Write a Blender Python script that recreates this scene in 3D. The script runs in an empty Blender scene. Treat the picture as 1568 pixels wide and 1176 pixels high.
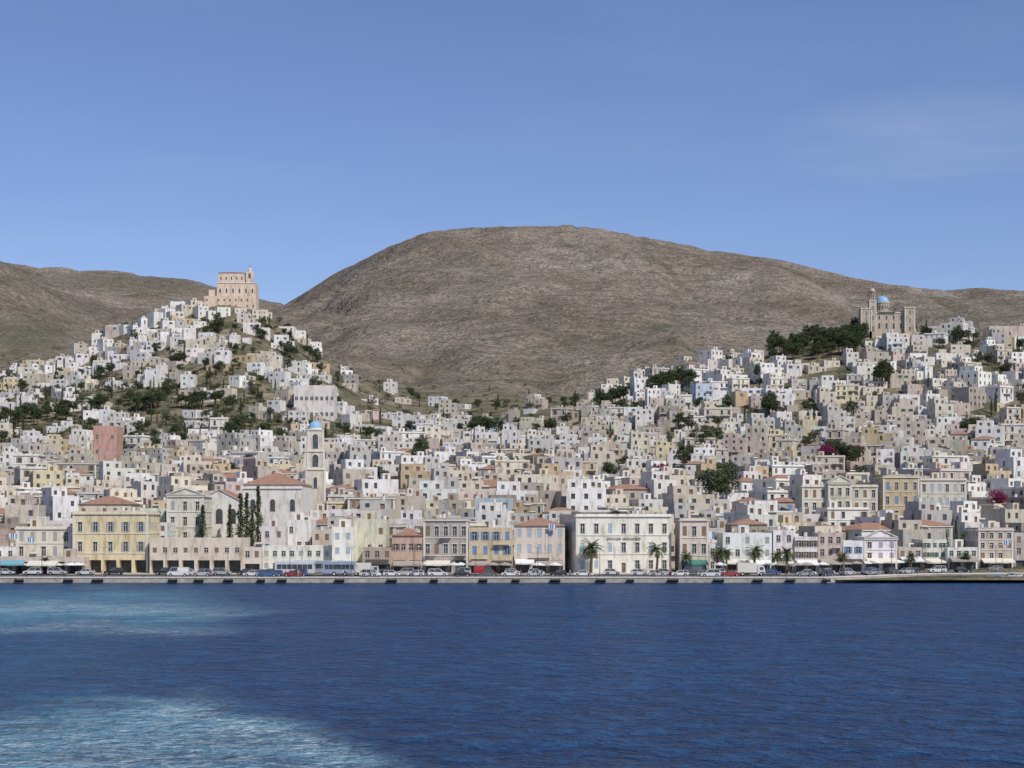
import bpy, math, random
import numpy as np
from mathutils import Vector, Matrix
R=random.Random(11); NR=np.random.RandomState(5)
F=2749.0; CX=784.0; HY=797.0; CZ=14.0
def wx(px,Y): return (px-CX)/F*Y
def wz(py,Y): return CZ+(HY-py)/F*Y
scene=bpy.context.scene
def link(o):
    scene.collection.objects.link(o); return o
# ---------------------------------------------------------------- noise
TB=NR.rand(256,256)
def vn(x,y):
    xi=np.floor(x).astype(int); yi=np.floor(y).astype(int)
    fx=x-xi; fy=y-yi; fx=fx*fx*(3-2*fx); fy=fy*fy*(3-2*fy)
    a=TB[xi%256,yi%256]; b=TB[(xi+1)%256,yi%256]; c=TB[xi%256,(yi+1)%256]; d=TB[(xi+1)%256,(yi+1)%256]
    return (a*(1-fx)+b*fx)*(1-fy)+(c*(1-fx)+d*fx)*fy
def fbm(x,y,s,o=4):
    r=0;a=1;t=0
    for k in range(o):
        r=r+a*(vn(x/s+17.3*k,y/s+5.1*k)-.5); t+=a; a*=.5; s*=.5
    return r/t*2
# ---------------------------------------------------------------- terrain
LAY=[
(402,None,0.6),(452,None,1.1),(480,None,3.6),(520,None,8.5),(560,None,13.5),(600,None,19.0),
(700,[(-300,735),(0,735),(360,730),(700,728),(1000,722),(1300,712),(1568,710),(1900,715)],0),
(800,[(0,700),(360,692),(560,700),(700,700),(900,690),(1100,662),(1300,648),(1568,652)],0),
(900,[(0,642),(100,634),(360,622),(450,632),(560,660),(700,672),(860,655),(950,628),(1000,610),(1100,585),(1200,568),(1360,550),(1568,553)],0),
(960,[(0,618),(200,585),(360,574),(450,594),(560,640),(700,655),(860,634),(950,602),(1000,586),(1050,574),(1100,560),(1150,549),(1220,528),(1300,514),(1360,505),(1420,513),(1568,526),(1900,536)],0),
(1010,[(0,602),(100,590),(200,555),(300,532),(360,522),(430,545),(500,580),(560,614),(620,634),(700,643),(860,628),(950,606),(1050,579),(1150,555),(1220,534),(1360,516),(1568,532)],0),
(1100,[(-300,590),(0,580),(100,553),(150,522),(200,502),(250,480),(300,463),(340,453),(390,463),(430,491),(470,524),(520,558),(560,583),(600,603),(700,625),(860,620),(950,612),(1050,600),(1150,580),(1360,550),(1568,550)],0),
(1200,[(0,582),(100,560),(200,525),(300,498),(340,490),(400,508),(470,549),(560,592),(700,614),(860,614),(1000,600),(1200,570),(1568,560)],0),
(1400,[(0,560),(150,560),(300,540),(450,565),(560,582),(700,596),(860,596),(1000,584),(1200,560),(1568,545)],0),
(1900,[(-300,330),(0,382),(30,406),(60,434),(100,464),(140,491),(200,507),(300,507),(400,505),(450,505),(500,492),(560,478),(700,456),(850,450),(1000,460),(1200,485),(1350,500),(1450,505),(1568,500),(1900,510)],0),
(2400,[(-300,400),(0,430),(200,450),(300,465),(400,488),(440,466),(470,446),(500,428),(530,410),(560,396),(600,376),(650,358),(700,350),(800,345),(870,345),(920,350),(1000,364),(1100,382),(1200,397),(1300,424),(1400,440),(1450,445),(1500,440),(1568,446),(1900,470)],0),
(2800,[(-300,400),(0,404),(30,403),(60,406),(120,415),(200,418),(260,422),(300,429),(350,445),(400,464),(450,485),(500,485),(600,440),(800,410),(1000,425),(1200,450),(1400,480),(1568,480)],0),
(3400,[(-300,480),(300,490),(800,480),(1568,520)],0)]
PXS=np.linspace(-760,2328,516); US=(PXS-CX)/F
YS=np.arange(402,3402,8.0)
LZ=[]
for (Y,pts,z) in LAY:
    if pts is None: LZ.append(np.full(PXS.shape,float(z)))
    else:
        p=np.interp(PXS,[a for a,b in pts],[b for a,b in pts]); LZ.append(CZ+(HY-p)/F*Y)
LZ=np.array(LZ); LY=np.array([l[0] for l in LAY],float)
Z=np.zeros((len(YS),len(PXS)))
for i,Y in enumerate(YS):
    k=min(max(np.searchsorted(LY,Y,side='right')-1,0),len(LY)-2)
    t=(Y-LY[k])/(LY[k+1]-LY[k]); Z[i]=LZ[k]*(1-t)+LZ[k+1]*t
def sm(A,n,ax):
    for _ in range(n):
        P=np.pad(A,[(1,1) if a==ax else (0,0) for a in (0,1)],mode='edge')
        A=(P[:-2]+2*P[1:-1]+P[2:])/4 if ax==0 else (P[:,:-2]+2*P[:,1:-1]+P[:,2:])/4
    return A
Zs=sm(sm(Z,6,0),2,1); Zf=sm(sm(Z,90,0),8,1)
wf=np.clip((YS-1250)/300,0,1)[:,None]; wf=wf*wf*(3-2*wf)
Z=Zs*(1-wf)+Zf*wf
GX=US[None,:]*YS[:,None]; GY=np.repeat(YS[:,None],len(US),1)
wm=np.clip((YS-1080)/450,0,1)[:,None]
gul=np.abs(fbm(GX*1.0+fbm(GX,GY,300,3)*110,GY*.22,150,4))
rid=np.abs(fbm(GX,GY,170,5))
Z=Z+wm*(30*np.minimum(gul,.35)+14*rid-10+5*fbm(GX,GY,60,4))
skp=[(440,466),(470,446),(500,428),(530,410),(560,396),(600,376),(650,357),(700,350),(750,348),(800,346),(870,346),(920,350),(1000,366),(1050,376),(1080,384),(1120,388),(1200,399),(1250,412),(1300,424),(1350,434),(1400,441),(1450,445),(1500,440),(1568,446),(1700,452),(1900,470)]
tgt=(HY-np.interp(PXS,[a for a,b in skp],[b for a,b in skp]))/F
cur=((Z-CZ)/GY)[YS>1700].max(0)
dl=np.where(PXS>450,tgt-cur,0); dl=sm(dl[None,:],2,1)
Z=Z+dl*GY*np.exp(-((YS[:,None]-2400)/420)**2)
Z=Z+wm*1.6*fbm(GX,GY,24,2)
Z=Z+np.clip((GY-700)/200,0,1)*1.2*fbm(GX,GY,40,3)
def H(x,y):
    px=CX+F*x/y
    a=(px-PXS[0])/(PXS[1]-PXS[0]); b=(y-402)/8.0
    a=min(max(a,0),len(PXS)-1.001); b=min(max(b,0),len(YS)-1.001)
    i=int(b); j=int(a); fb=b-i; fa=a-j
    return (Z[i,j]*(1-fa)+Z[i,j+1]*fa)*(1-fb)+(Z[i+1,j]*(1-fa)+Z[i+1,j+1]*fa)*fb
# ---------------------------------------------------------------- node helpers
def newmat(name):
    m=bpy.data.materials.new(name); m.use_nodes=True
    nt=m.node_tree; b=nt.nodes['Principled BSDF']; return m,nt,b
def nd(nt,t,**k):
    n=nt.nodes.new(t)
    for a,v in k.items(): setattr(n,a,v)
    return n
def noise(nt,vec,scale,detail=4,rough=.6,dist=0):
    n=nd(nt,'ShaderNodeTexNoise'); n.inputs['Scale'].default_value=scale; n.inputs['Detail'].default_value=detail
    n.inputs['Roughness'].default_value=rough; n.inputs['Distortion'].default_value=dist
    if vec is not None: nt.links.new(vec,n.inputs['Vector'])
    return n.outputs['Fac']
def ramp(nt,fac,stops):
    n=nd(nt,'ShaderNodeValToRGB'); e=n.color_ramp.elements
    while len(e)<len(stops): e.new(.5)
    for k,(p,c) in enumerate(stops):
        e[k].position=p; e[k].color=(*c,1) if hasattr(c,'__len__') else (c,c,c,1)
    nt.links.new(fac,n.inputs['Fac']); return n.outputs['Color']
def mix(nt,fac,a,b,mode='MIX'):
    n=nd(nt,'ShaderNodeMix',data_type='RGBA',blend_type=mode)
    for s,v in ((n.inputs['Factor'],fac),(n.inputs['A'],a),(n.inputs['B'],b)):
        if isinstance(v,bpy.types.NodeSocket): nt.links.new(v,s)
        elif isinstance(v,(int,float)) and s.type=='VALUE': s.default_value=v
        else: s.default_value=(*v,1) if len(v)==3 else v
    return n.outputs['Result']
def mth(nt,op,a,b=None):
    n=nd(nt,'ShaderNodeMath',operation=op)
    for s,v in ((n.inputs[0],a),(n.inputs[1],b)):
        if v is None: continue
        if isinstance(v,bpy.types.NodeSocket): nt.links.new(v,s)
        else: s.default_value=v
    return n.outputs[0]
def mapr(nt,v,a,b,c=0.,d=1.):
    n=nd(nt,'ShaderNodeMapRange'); nt.links.new(v,n.inputs[0])
    for i,x in enumerate((a,b,c,d)): n.inputs[i+1].default_value=x
    return n.outputs[0]
def simple(name,col,rough=.7,var=.15,scale=2.0,metal=0,spec=.3):
    m,nt,b=newmat(name); tc=nd(nt,'ShaderNodeTexCoord')
    f=noise(nt,tc.outputs['Object'],scale,2)
    c=ramp(nt,f,[(.3,tuple(x*(1-var) for x in col)),(.7,tuple(min(1,x*(1+var)) for x in col))])
    nt.links.new(c,b.inputs['Base Color']); b.inputs['Roughness'].default_value=rough
    b.inputs['Metallic'].default_value=metal; b.inputs['Specular IOR Level'].default_value=spec
    return m
def plaster(name):
    m,nt,b=newmat(name); oi=nd(nt,'ShaderNodeObjectInfo'); g=nd(nt,'ShaderNodeNewGeometry')
    mp=nd(nt,'ShaderNodeMapping'); mp.inputs['Scale'].default_value=(1,1,.25); nt.links.new(g.outputs['Position'],mp.inputs['Vector'])
    f1=noise(nt,mp.outputs[0],.7,3,.75)
    c=mix(nt,1,oi.outputs['Color'],ramp(nt,f1,[(.30,(.56,.53,.48)),(.42,(.82,.80,.77)),(.5,(.96,.95,.94)),(.62,(1.02,1.02,1.02))]),'MULTIPLY')
    nt.links.new(c,b.inputs['Base Color']); b.inputs['Roughness'].default_value=.92; b.inputs['Specular IOR Level'].default_value=.1
    return m
M_WALL=plaster('painted_plaster')
M_GLASS=simple('window_glass',(.07,.075,.08),.2,.4,.7,spec=.5)
M_TRIM=simple('white_trim',(.66,.62,.55),.8,.06)
M_DOOR=simple('wood_door',(.20,.13,.08),.6,.3)
M_METAL=simple('dark_metal',(.06,.06,.065),.5,.2,spec=.5)
M_ROOFC=simple('roof_screed',(.46,.43,.39),.95,.22,.35)
SHUT={'blue':simple('shutter_blue',(.14,.25,.42),.6),'green':simple('shutter_green',(.10,.19,.14),.6),'brown':simple('shutter_brown',(.22,.15,.10),.6),
 'grey':simple('shutter_grey',(.34,.35,.35),.6),'pale':simple('shutter_pale',(.34,.43,.49),.6)}
def tilemat():
    m,nt,b=newmat('clay_roof_tiles'); tc=nd(nt,'ShaderNodeTexCoord')
    f=noise(nt,tc.outputs['Object'],1.3,4,.7); c=ramp(nt,f,[(.3,(.25,.13,.09)),(.55,(.37,.21,.14)),(.75,(.45,.30,.21))])
    w=nd(nt,'ShaderNodeTexWave'); w.inputs['Scale'].default_value=1.6; nt.links.new(tc.outputs['Object'],w.inputs['Vector'])
    c=mix(nt,.35,c,ramp(nt,w.outputs['Fac'],[(0,(.4,.4,.4)),(1,(1,1,1))]),'MULTIPLY')
    nt.links.new(c,b.inputs['Base Color']); b.inputs['Roughness'].default_value=.9
    return m
M_TILE=tilemat()
WALL,GLASS,SH,TRIM,TILE,DOOR,METAL,ROOFC=range(8)
def bmats(sh='brown'): return [M_WALL,M_GLASS,SHUT[sh],M_TRIM,M_TILE,M_DOOR,M_METAL,M_ROOFC]
# ---------------------------------------------------------------- mesh builder
class MB:
    def __init__(s): s.v=[];s.f=[];s.m=[]
    def poly(s,pts,m):
        i=len(s.v); s.v.extend([tuple(p) for p in pts]); s.f.append(tuple(range(i,i+len(pts)))); s.m.append(m)
    def box(s,x0,x1,y0,y1,z0,z1,m,bottom=True):
        i=len(s.v); s.v+= [(x0,y0,z0),(x1,y0,z0),(x1,y1,z0),(x0,y1,z0),(x0,y0,z1),(x1,y0,z1),(x1,y1,z1),(x0,y1,z1)]
        for f in ((0,1,5,4),(1,2,6,5),(2,3,7,6),(3,0,4,7),(4,5,6,7),(3,2,1,0)):
            s.f.append(tuple(i+k for k in f)); s.m.append(m)
    def tb(s,T,u0,u1,n0,n1,z0,z1,m):
        i=len(s.v); s.v+=[T(u0,n1,z0),T(u1,n1,z0),T(u1,n0,z0),T(u0,n0,z0),T(u0,n1,z1),T(u1,n1,z1),T(u1,n0,z1),T(u0,n0,z1)]
        for f in ((0,1,5,4),(1,2,6,5),(2,3,7,6),(3,0,4,7),(4,5,6,7),(3,2,1,0)):
            s.f.append(tuple(i+k for k in f)); s.m.append(m)
    def limb(s,p0,p1,r0,r1,m,n=7,cap=True):
        p0=Vector(p0);p1=Vector(p1); d=(p1-p0); 
        if d.length<1e-6: return
        d.normalize(); a=d.orthogonal().normalized(); b=d.cross(a)
        i=len(s.v)
        for p,r in ((p0,r0),(p1,r1)):
            for k in range(n):
                t=2*math.pi*k/n; s.v.append(tuple(p+a*(r*math.cos(t))+b*(r*math.sin(t))))
        for k in range(n):
            s.f.append((i+k,i+(k+1)%n,i+n+(k+1)%n,i+n+k)); s.m.append(m)
        if cap:
            s.f.append(tuple(i+n+k for k in range(n))); s.m.append(m); s.f.append(tuple(i+n-1-k for k in range(n))); s.m.append(m)
    def dome(s,cx,cy,z,r,m,n=16,k=6,hs=1.0):
        i=len(s.v)
        for a in range(k):
            t=a/k*math.pi/2
            for q in range(n): s.v.append((cx+r*math.cos(t)*math.cos(2*math.pi*q/n),cy+r*math.cos(t)*math.sin(2*math.pi*q/n),z+r*hs*math.sin(t)))
        s.v.append((cx,cy,z+r*hs)); top=len(s.v)-1
        for a in range(k-1):
            for q in range(n):
                s.f.append((i+a*n+q,i+a*n+(q+1)%n,i+(a+1)*n+(q+1)%n,i+(a+1)*n+q)); s.m.append(m)
        for q in range(n): s.f.append((i+(k-1)*n+q,i+(k-1)*n+(q+1)%n,top)); s.m.append(m)
    def mesh(s,name,mats,smooth=False):
        me=bpy.data.meshes.new(name); me.from_pydata(s.v,[],s.f); 
        for m in mats: me.materials.append(m)
        me.polygons.foreach_set('material_index',s.m)
        if smooth: me.polygons.foreach_set('use_smooth',[True]*len(s.f))
        me.update(); return me
    def obj(s,name,mats,loc=(0,0,0),rot=0,col=None,smooth=False,parent=None):
        o=bpy.data.objects.new(name,s.mesh(name,mats,smooth)); o.location=loc; o.rotation_euler[2]=rot
        if col: o.color=(*col,1)
        if parent: o.parent=parent
        return link(o)
def sides(x0,x1,y0,y1):
    return [(lambda u,n,z:(x0+u,y0-n,z),x1-x0),(lambda u,n,z:(x1+n,y0+u,z),y1-y0),
            (lambda u,n,z:(x1-u,y1+n,z),x1-x0),(lambda u,n,z:(x0-n,y1-u,z),y1-y0)]
def facade(mb,T,w,z0,z1,ops,wm=WALL,det=True):
    us=sorted(set([0,round(w,3)]+[round(v,3) for o in ops for v in o[:2]])); zs=sorted(set([round(z0,3),round(z1,3)]+[round(v,3) for o in ops for v in o[2:4]]))
    for i in range(len(us)-1):
        j=0
        cu=(us[i]+us[i+1])/2
        def hole(j): 
            cz=(zs[j]+zs[j+1])/2
            return any(o[0]<cu<o[1] and o[2]<cz<o[3] for o in ops)
        while j<len(zs)-1:
            if hole(j): j+=1; continue
            k=j
            while k+1<len(zs)-1 and not hole(k+1): k+=1
            mb.poly([T(us[i],0,zs[j]),T(us[i+1],0,zs[j]),T(us[i+1],0,zs[k+1]),T(us[i],0,zs[k+1])],wm); j=k+1
    for o in ops:
        u0,u1,a,b,kd=o[:5]
        d={'w':.2,'n':.2,'s':.2,'c':.07,'d':.25,'shop':.45,'arc':2.4,'lit':.15}.get(kd,.2)
        mt=DOOR if kd=='d' else SH if kd=='c' else GLASS
        mb.poly([T(u0,-d,a),T(u1,-d,a),T(u1,-d,b),T(u0,-d,b)],mt)
        mb.poly([T(u0,0,a),T(u0,-d,a),T(u0,-d,b),T(u0,0,b)],wm); mb.poly([T(u1,-d,a),T(u1,0,a),T(u1,0,b),T(u1,-d,b)],wm)
        mb.poly([T(u0,0,a),T(u1,0,a),T(u1,-d,a),T(u0,-d,a)],wm); mb.poly([T(u0,-d,b),T(u1,-d,b),T(u1,0,b),T(u0,0,b)],wm)
        um=(u0+u1)/2
        if kd=='s':
            hw=(u1-u0)/2
            mb.tb(T,u0-hw,u0-.02,.02,.07,a,b,SH); mb.tb(T,u1+.02,u1+hw,.02,.07,a,b,SH)
        if kd=='n':
            mb.tb(T,u0-.16,u0,0,.06,a,b,TRIM); mb.tb(T,u1,u1+.16,0,.06,a,b,TRIM); mb.tb(T,u0-.26,u1+.26,0,.14,b,b+.22,TRIM)
        if det and kd in('w','n','s'):
            mb.tb(T,um-.035,um+.035,-d+.005,-d+.06,a,b,TRIM); z=a+(b-a)*.65
            mb.tb(T,u0,um-.04,-d+.005,-d+.055,z-.03,z+.03,TRIM); mb.tb(T,um+.04,u1,-d+.005,-d+.055,z-.03,z+.03,TRIM)
            mb.tb(T,u0-.12,u1+.12,0,.1,a-.1,a-.01,TRIM)
        if det and kd=='shop':
            for q in range(1,3): uu=u0+(u1-u0)*q/3; mb.tb(T,uu-.04,uu+.04,-d+.005,-d+.06,a,b,METAL)
            mb.tb(T,u0,u1,-d+.065,-d+.09,b-.5,b-.44,METAL)
def hip(mb,x0,x1,y0,y1,z,rh,m=TILE,ov=.35):
    x0-=ov;x1+=ov;y0-=ov;y1+=ov
    if x1-x0>y1-y0:
        h=(y1-y0)/2; a=(x0+h*.9,(y0+y1)/2,z+rh); b=(x1-h*.9,(y0+y1)/2,z+rh)
        mb.poly([(x0,y0,z),(x1,y0,z),b,a],m); mb.poly([(x1,y1,z),(x0,y1,z),a,b],m); mb.poly([(x1,y0,z),(x1,y1,z),b],m); mb.poly([(x0,y1,z),(x0,y0,z),a],m)
    else:
        h=(x1-x0)/2; a=((x0+x1)/2,y0+h*.9,z+rh); b=((x0+x1)/2,y1-h*.9,z+rh)
        mb.poly([(x0,y0,z),(x1,y0,z),a],m); mb.poly([(x1,y1,z),(x0,y1,z),b],m); mb.poly([(x1,y0,z),(x1,y1,z),b,a],m); mb.poly([(x0,y1,z),(x0,y0,z),a,b],m)
    mb.poly([(x0,y1,z-.01),(x1,y1,z-.01),(x1,y0,z-.01),(x0,y0,z-.01)],TRIM)
def gable(mb,x0,x1,y0,y1,z,rh,m=TILE,ov=.3):
    xm=(x0+x1)/2
    mb.poly([(x0,y0,z),(x1,y0,z),(xm,y0,z+rh)],WALL); mb.poly([(x1,y1,z),(x0,y1,z),(xm,y1,z+rh)],WALL)
    k=rh/((x1-x0)/2)
    for s in (-1,1):
        xe=x0-ov if s<0 else x1+ov; ze=z-ov*k+.04
        q=[(xe,y0-ov,ze),(xe,y1+ov,ze),(xm,y1+ov,z+rh+.04),(xm,y0-ov,z+rh+.04)]
        mb.poly(q if s>0 else q[::-1],m); q2=[(a,b,c+.14) for a,b,c in q]; mb.poly(q2 if s>0 else q2[::-1],m)
        mb.poly([q[0],q[3],q2[3],q2[0]],TRIM)
def block(mb,x0,x1,y0,y1,z0,z1,fl,nc,rg,style='plain',ground='win',roof='flat',skip=.1,kinds='wwc',ww=1.0,wh=1.6,det=True,skirt=4,balc=0,clut=True):
    par=.55 if roof!='tile' else .15
    fh=(z1-z0-par)/fl
    if style=='neo': kinds=kinds.replace('w','n')
    for si,(T,w) in enumerate(sides(x0,x1,y0,y1)):
        n=nc if si==0 else max(1,int(w/3.2))
        ops=[]
        gr=ground if si==0 else 'win'
        for f in range(fl):
            zf=z0+f*fh
            if f==0 and gr in('shop','arc'):
                nb=max(1,round(w/3.6)) if gr=='shop' else max(1,round(w/3.9))
                for c in range(nb):
                    uc=(c+.5)*w/nb; hw=w/nb*.5-(.45 if gr=='shop' else .4)
                    ops.append((uc-hw,uc+hw,zf+(.15 if gr=='shop' else .02),zf+min(fh-.6,3.1),gr))
                continue
            for c in range(n):
                if rg.random()<skip*(1 if si==0 else 2.5): continue
                uc=(c+.5)*w/n; W=min(ww,w/n*.55); h=min(wh,fh-1.25); 
                k=rg.choice(kinds)
                if f==0 and si==0 and c==n//2: ops.append((uc-W/2,uc+W/2,zf+.05,zf+min(2.4,fh-.5),'d')); continue
                if style=='neo' and f>0 and si==0: a=zf+.45; h=min(2.3,fh-1.2)
                else: a=zf+min(1.0,fh-h-.35)
                ops.append((uc-W/2,uc+W/2,a,a+h,k))
        facade(mb,T,w,z0,z1,ops,det=det)
        mb.poly([T(0,0,z0-skirt),T(w,0,z0-skirt),T(w,0,z0),T(0,0,z0)],WALL)
        if style=='neo' and si!=2:
            pr=.12
            for f in range(1,fl): mb.tb(T,-.0,w,0,pr,z0+f*fh-.12,z0+f*fh+.08,TRIM)
            mb.tb(T,0,w,0,.3,z1-par-.18,z1-par+.1,TRIM)
            if si==0:
                mb.tb(T,.02,.5,0,.09,z0,z1-par-.18,TRIM); mb.tb(T,w-.5,w-.02,0,.09,z0,z1-par-.18,TRIM)
        if si==0 and balc and fl>1:
            for q in range(balc):
                uc=w*(q+.5)/balc; hw=min(w/balc*.36,2.6); zf=z0+fh*(1+(q%max(1,fl-1)) if fl>2 and balc>1 else 1)+.12
                mb.tb(T,uc-hw,uc+hw,.13,1.05,zf-.14,zf,TRIM)
                mb.tb(T,uc-hw,uc+hw,1.0,1.04,zf+.95,zf+1.0,METAL)
                k=int(hw*2/.3)
                for e in range(k+1):
                    u=uc-hw+e*(2*hw-.03)/k; mb.tb(T,u,u+.03,1.0,1.03,zf,zf+.95,METAL)
    if roof=='tile': hip(mb,x0,x1,y0,y1,z1,min(x1-x0,y1-y0)*.17)
    else:
        t=.25; zr=z1-.5
        xi0,xi1,yi0,yi1=x0+t,x1-t,y0+t,y1-t
        mb.poly([(xi0,yi0,zr),(xi1,yi0,zr),(xi1,yi1,zr),(xi0,yi1,zr)],ROOFC)
        O=[(x0,y0),(x1,y0),(x1,y1),(x0,y1)]; I=[(xi0,yi0),(xi1,yi0),(xi1,yi1),(xi0,yi1)]
        for k in range(4):
            a,b=O[k],O[(k+1)%4]; c,d=I[(k+1)%4],I[k]
            mb.poly([(*a,z1),(*b,z1),(*c,z1),(*d,z1)],WALL); mb.poly([(*c,z1),(*c,zr),(*d,zr),(*d,z1)],WALL)
        if clut:
            W=x1-x0; D=y1-y0
            if rg.random()<.4 and W>5:
                a=rg.uniform(xi0+.3,xi1-3); b=rg.uniform(yi0+1.5,yi1-2.8); mb.box(a,a+rg.uniform(2,2.8),b,b+2.5,zr,zr+2.4,WALL)
                mb.box(a+.6,a+1.5,b-.05,b-.004,zr+.05,zr+1.95,DOOR)
            if rg.random()<.45:
                a=rg.uniform(xi0+.5,xi1-.9); b=rg.uniform(yi0+.7,yi1-.7); mb.limb((a,b,zr+.5),(a,b,zr+1.5),.45,.45,TRIM,10); mb.box(a-.4,a+.4,b-.4,b+.4,zr,zr+.5,METAL)
            if rg.random()<.4:
                a=rg.uniform(xi0+.3,xi1-.3); b=rg.uniform(yi0+.3,yi1-.3); mb.limb((a,b,zr),(a,b,zr+2.6),.03,.02,METAL,4); mb.box(a-.5,a+.5,b-.015,b+.015,zr+2.3,zr+2.34,METAL); mb.box(a-.3,a+.3,b-.015,b+.015,zr+2.0,zr+2.04,METAL)
            if rg.random()<.2:
                a=rg.uniform(xi0+.5,xi1-1.9); b=rg.uniform(yi0+.5,yi1-1.2)
                mb.poly([(a,b,zr+.3),(a+1.7,b,zr+.3),(a+1.7,b+.9,zr+1.2),(a,b+.9,zr+1.2)],GLASS); mb.limb((a,b+.95,zr+1.3),(a+1.7,b+.95,zr+1.3),.22,.22,TRIM,8)
def _p(a,n): return (a[0],n,a[1])
def arch(mb,T,uc,z0,w,h,m,n=.03,frame=True,fm=TRIM):
    r=w/2; zc=z0+h-r; pts=[T(uc-r,n,z0),T(uc+r,n,z0)]
    arc=[(uc+r*math.cos(t),zc+r*math.sin(t)) for t in [math.pi*k/10 for k in range(11)]]
    mb.poly(pts+[T(a,n,b) for a,b in arc],m)
    if frame:
        f=.22; R2=r+f; out=[(uc+R2*math.cos(t),zc+R2*math.sin(t)) for t in [math.pi*k/10 for k in range(11)]]
        mb.tb(T,uc-R2,uc-r,0,n+.1,z0,zc,fm); mb.tb(T,uc+r,uc+R2,0,n+.1,z0,zc,fm)
        for k in range(10):
            a,b=arc[k],arc[k+1]; c,d=out[k+1],out[k]
            mb.poly([T(*_p(a,n+.1)),T(*_p(d,n+.1)),T(*_p(c,n+.1)),T(*_p(b,n+.1))],fm)
            mb.poly([T(*_p(d,n+.1)),T(*_p(d,0)),T(*_p(c,0)),T(*_p(c,n+.1))],fm)
            mb.poly([T(*_p(a,0)),T(*_p(a,n+.1)),T(*_p(b,n+.1)),T(*_p(b,0))],fm)
# ---------------------------------------------------------------- terrain object
def grid_mesh(name,X,Yg,Zg,mat,smooth=True,attrs={}):
    nr,nc=X.shape
    co=np.stack([X,Yg,Zg],-1).reshape(-1,3)
    idx=np.arange(nr*nc).reshape(nr,nc)
    q=np.stack([idx[:-1,:-1],idx[:-1,1:],idx[1:,1:],idx[1:,:-1]],-1).reshape(-1,4)
    me=bpy.data.meshes.new(name); me.vertices.add(len(co)); me.vertices.foreach_set('co',co.ravel())
    me.loops.add(q.size); me.loops.foreach_set('vertex_index',q.ravel().astype(np.int32))
    me.polygons.add(len(q)); me.polygons.foreach_set('loop_start',np.arange(0,q.size,4,dtype=np.int32)); me.polygons.foreach_set('loop_total',np.full(len(q),4,np.int32))
    me.update(calc_edges=True); me.validate()
    if smooth: me.polygons.foreach_set('use_smooth',[True]*len(q))
    for k,A in attrs.items():
        at=me.attributes.new(k,'FLOAT','POINT'); at.data.foreach_set('value',A.ravel().astype(np.float32))
    me.materials.append(mat); o=bpy.data.objects.new(name,me); return link(o)
GPX=np.repeat(PXS[None,:],len(YS),0); GPY=HY-(Z-CZ)/GY*F
def stroke(pts,wd):
    r=np.zeros_like(GPX)
    for (a,b),(c,d) in zip(pts[:-1],pts[1:]):
        vx,vy=c-a,d-b; L=vx*vx+vy*vy; t=np.clip(((GPX-a)*vx+(GPY-b)*vy)/L,0,1)
        dd=np.hypot(GPX-a-t*vx,(GPY-b-t*vy)*2.2); r=np.maximum(r,np.exp(-(dd/wd)**2))
    return r
pale=np.where(GY>1500,1,0)*np.maximum.reduce([.75*stroke([(1092,433),(1118,430),(1145,420)],7),.35*stroke([(1480,462),(1568,452)],5),.22*stroke([(1040,470),(1090,452),(1150,458),(1210,446),(1290,460)],4),.2*stroke([(790,585),(800,572),(830,560),(900,552)],5)])
green=np.clip(np.exp(-((GPX-30)/70)**2-((GPY-515)/30)**2)*1.0+np.exp(-((GPX-230)/120)**2-((GPY-432)/14)**2)*.8+np.exp(-((GPX-1480)/120)**2-((GPY-480)/14)**2)*.5+np.exp(-((GPX-690)/150)**2-((GPY-612)/18)**2)*.4,0,1)*(GY>1150)
gulA=np.exp(-(gul/.045)**2)*wm
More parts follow.
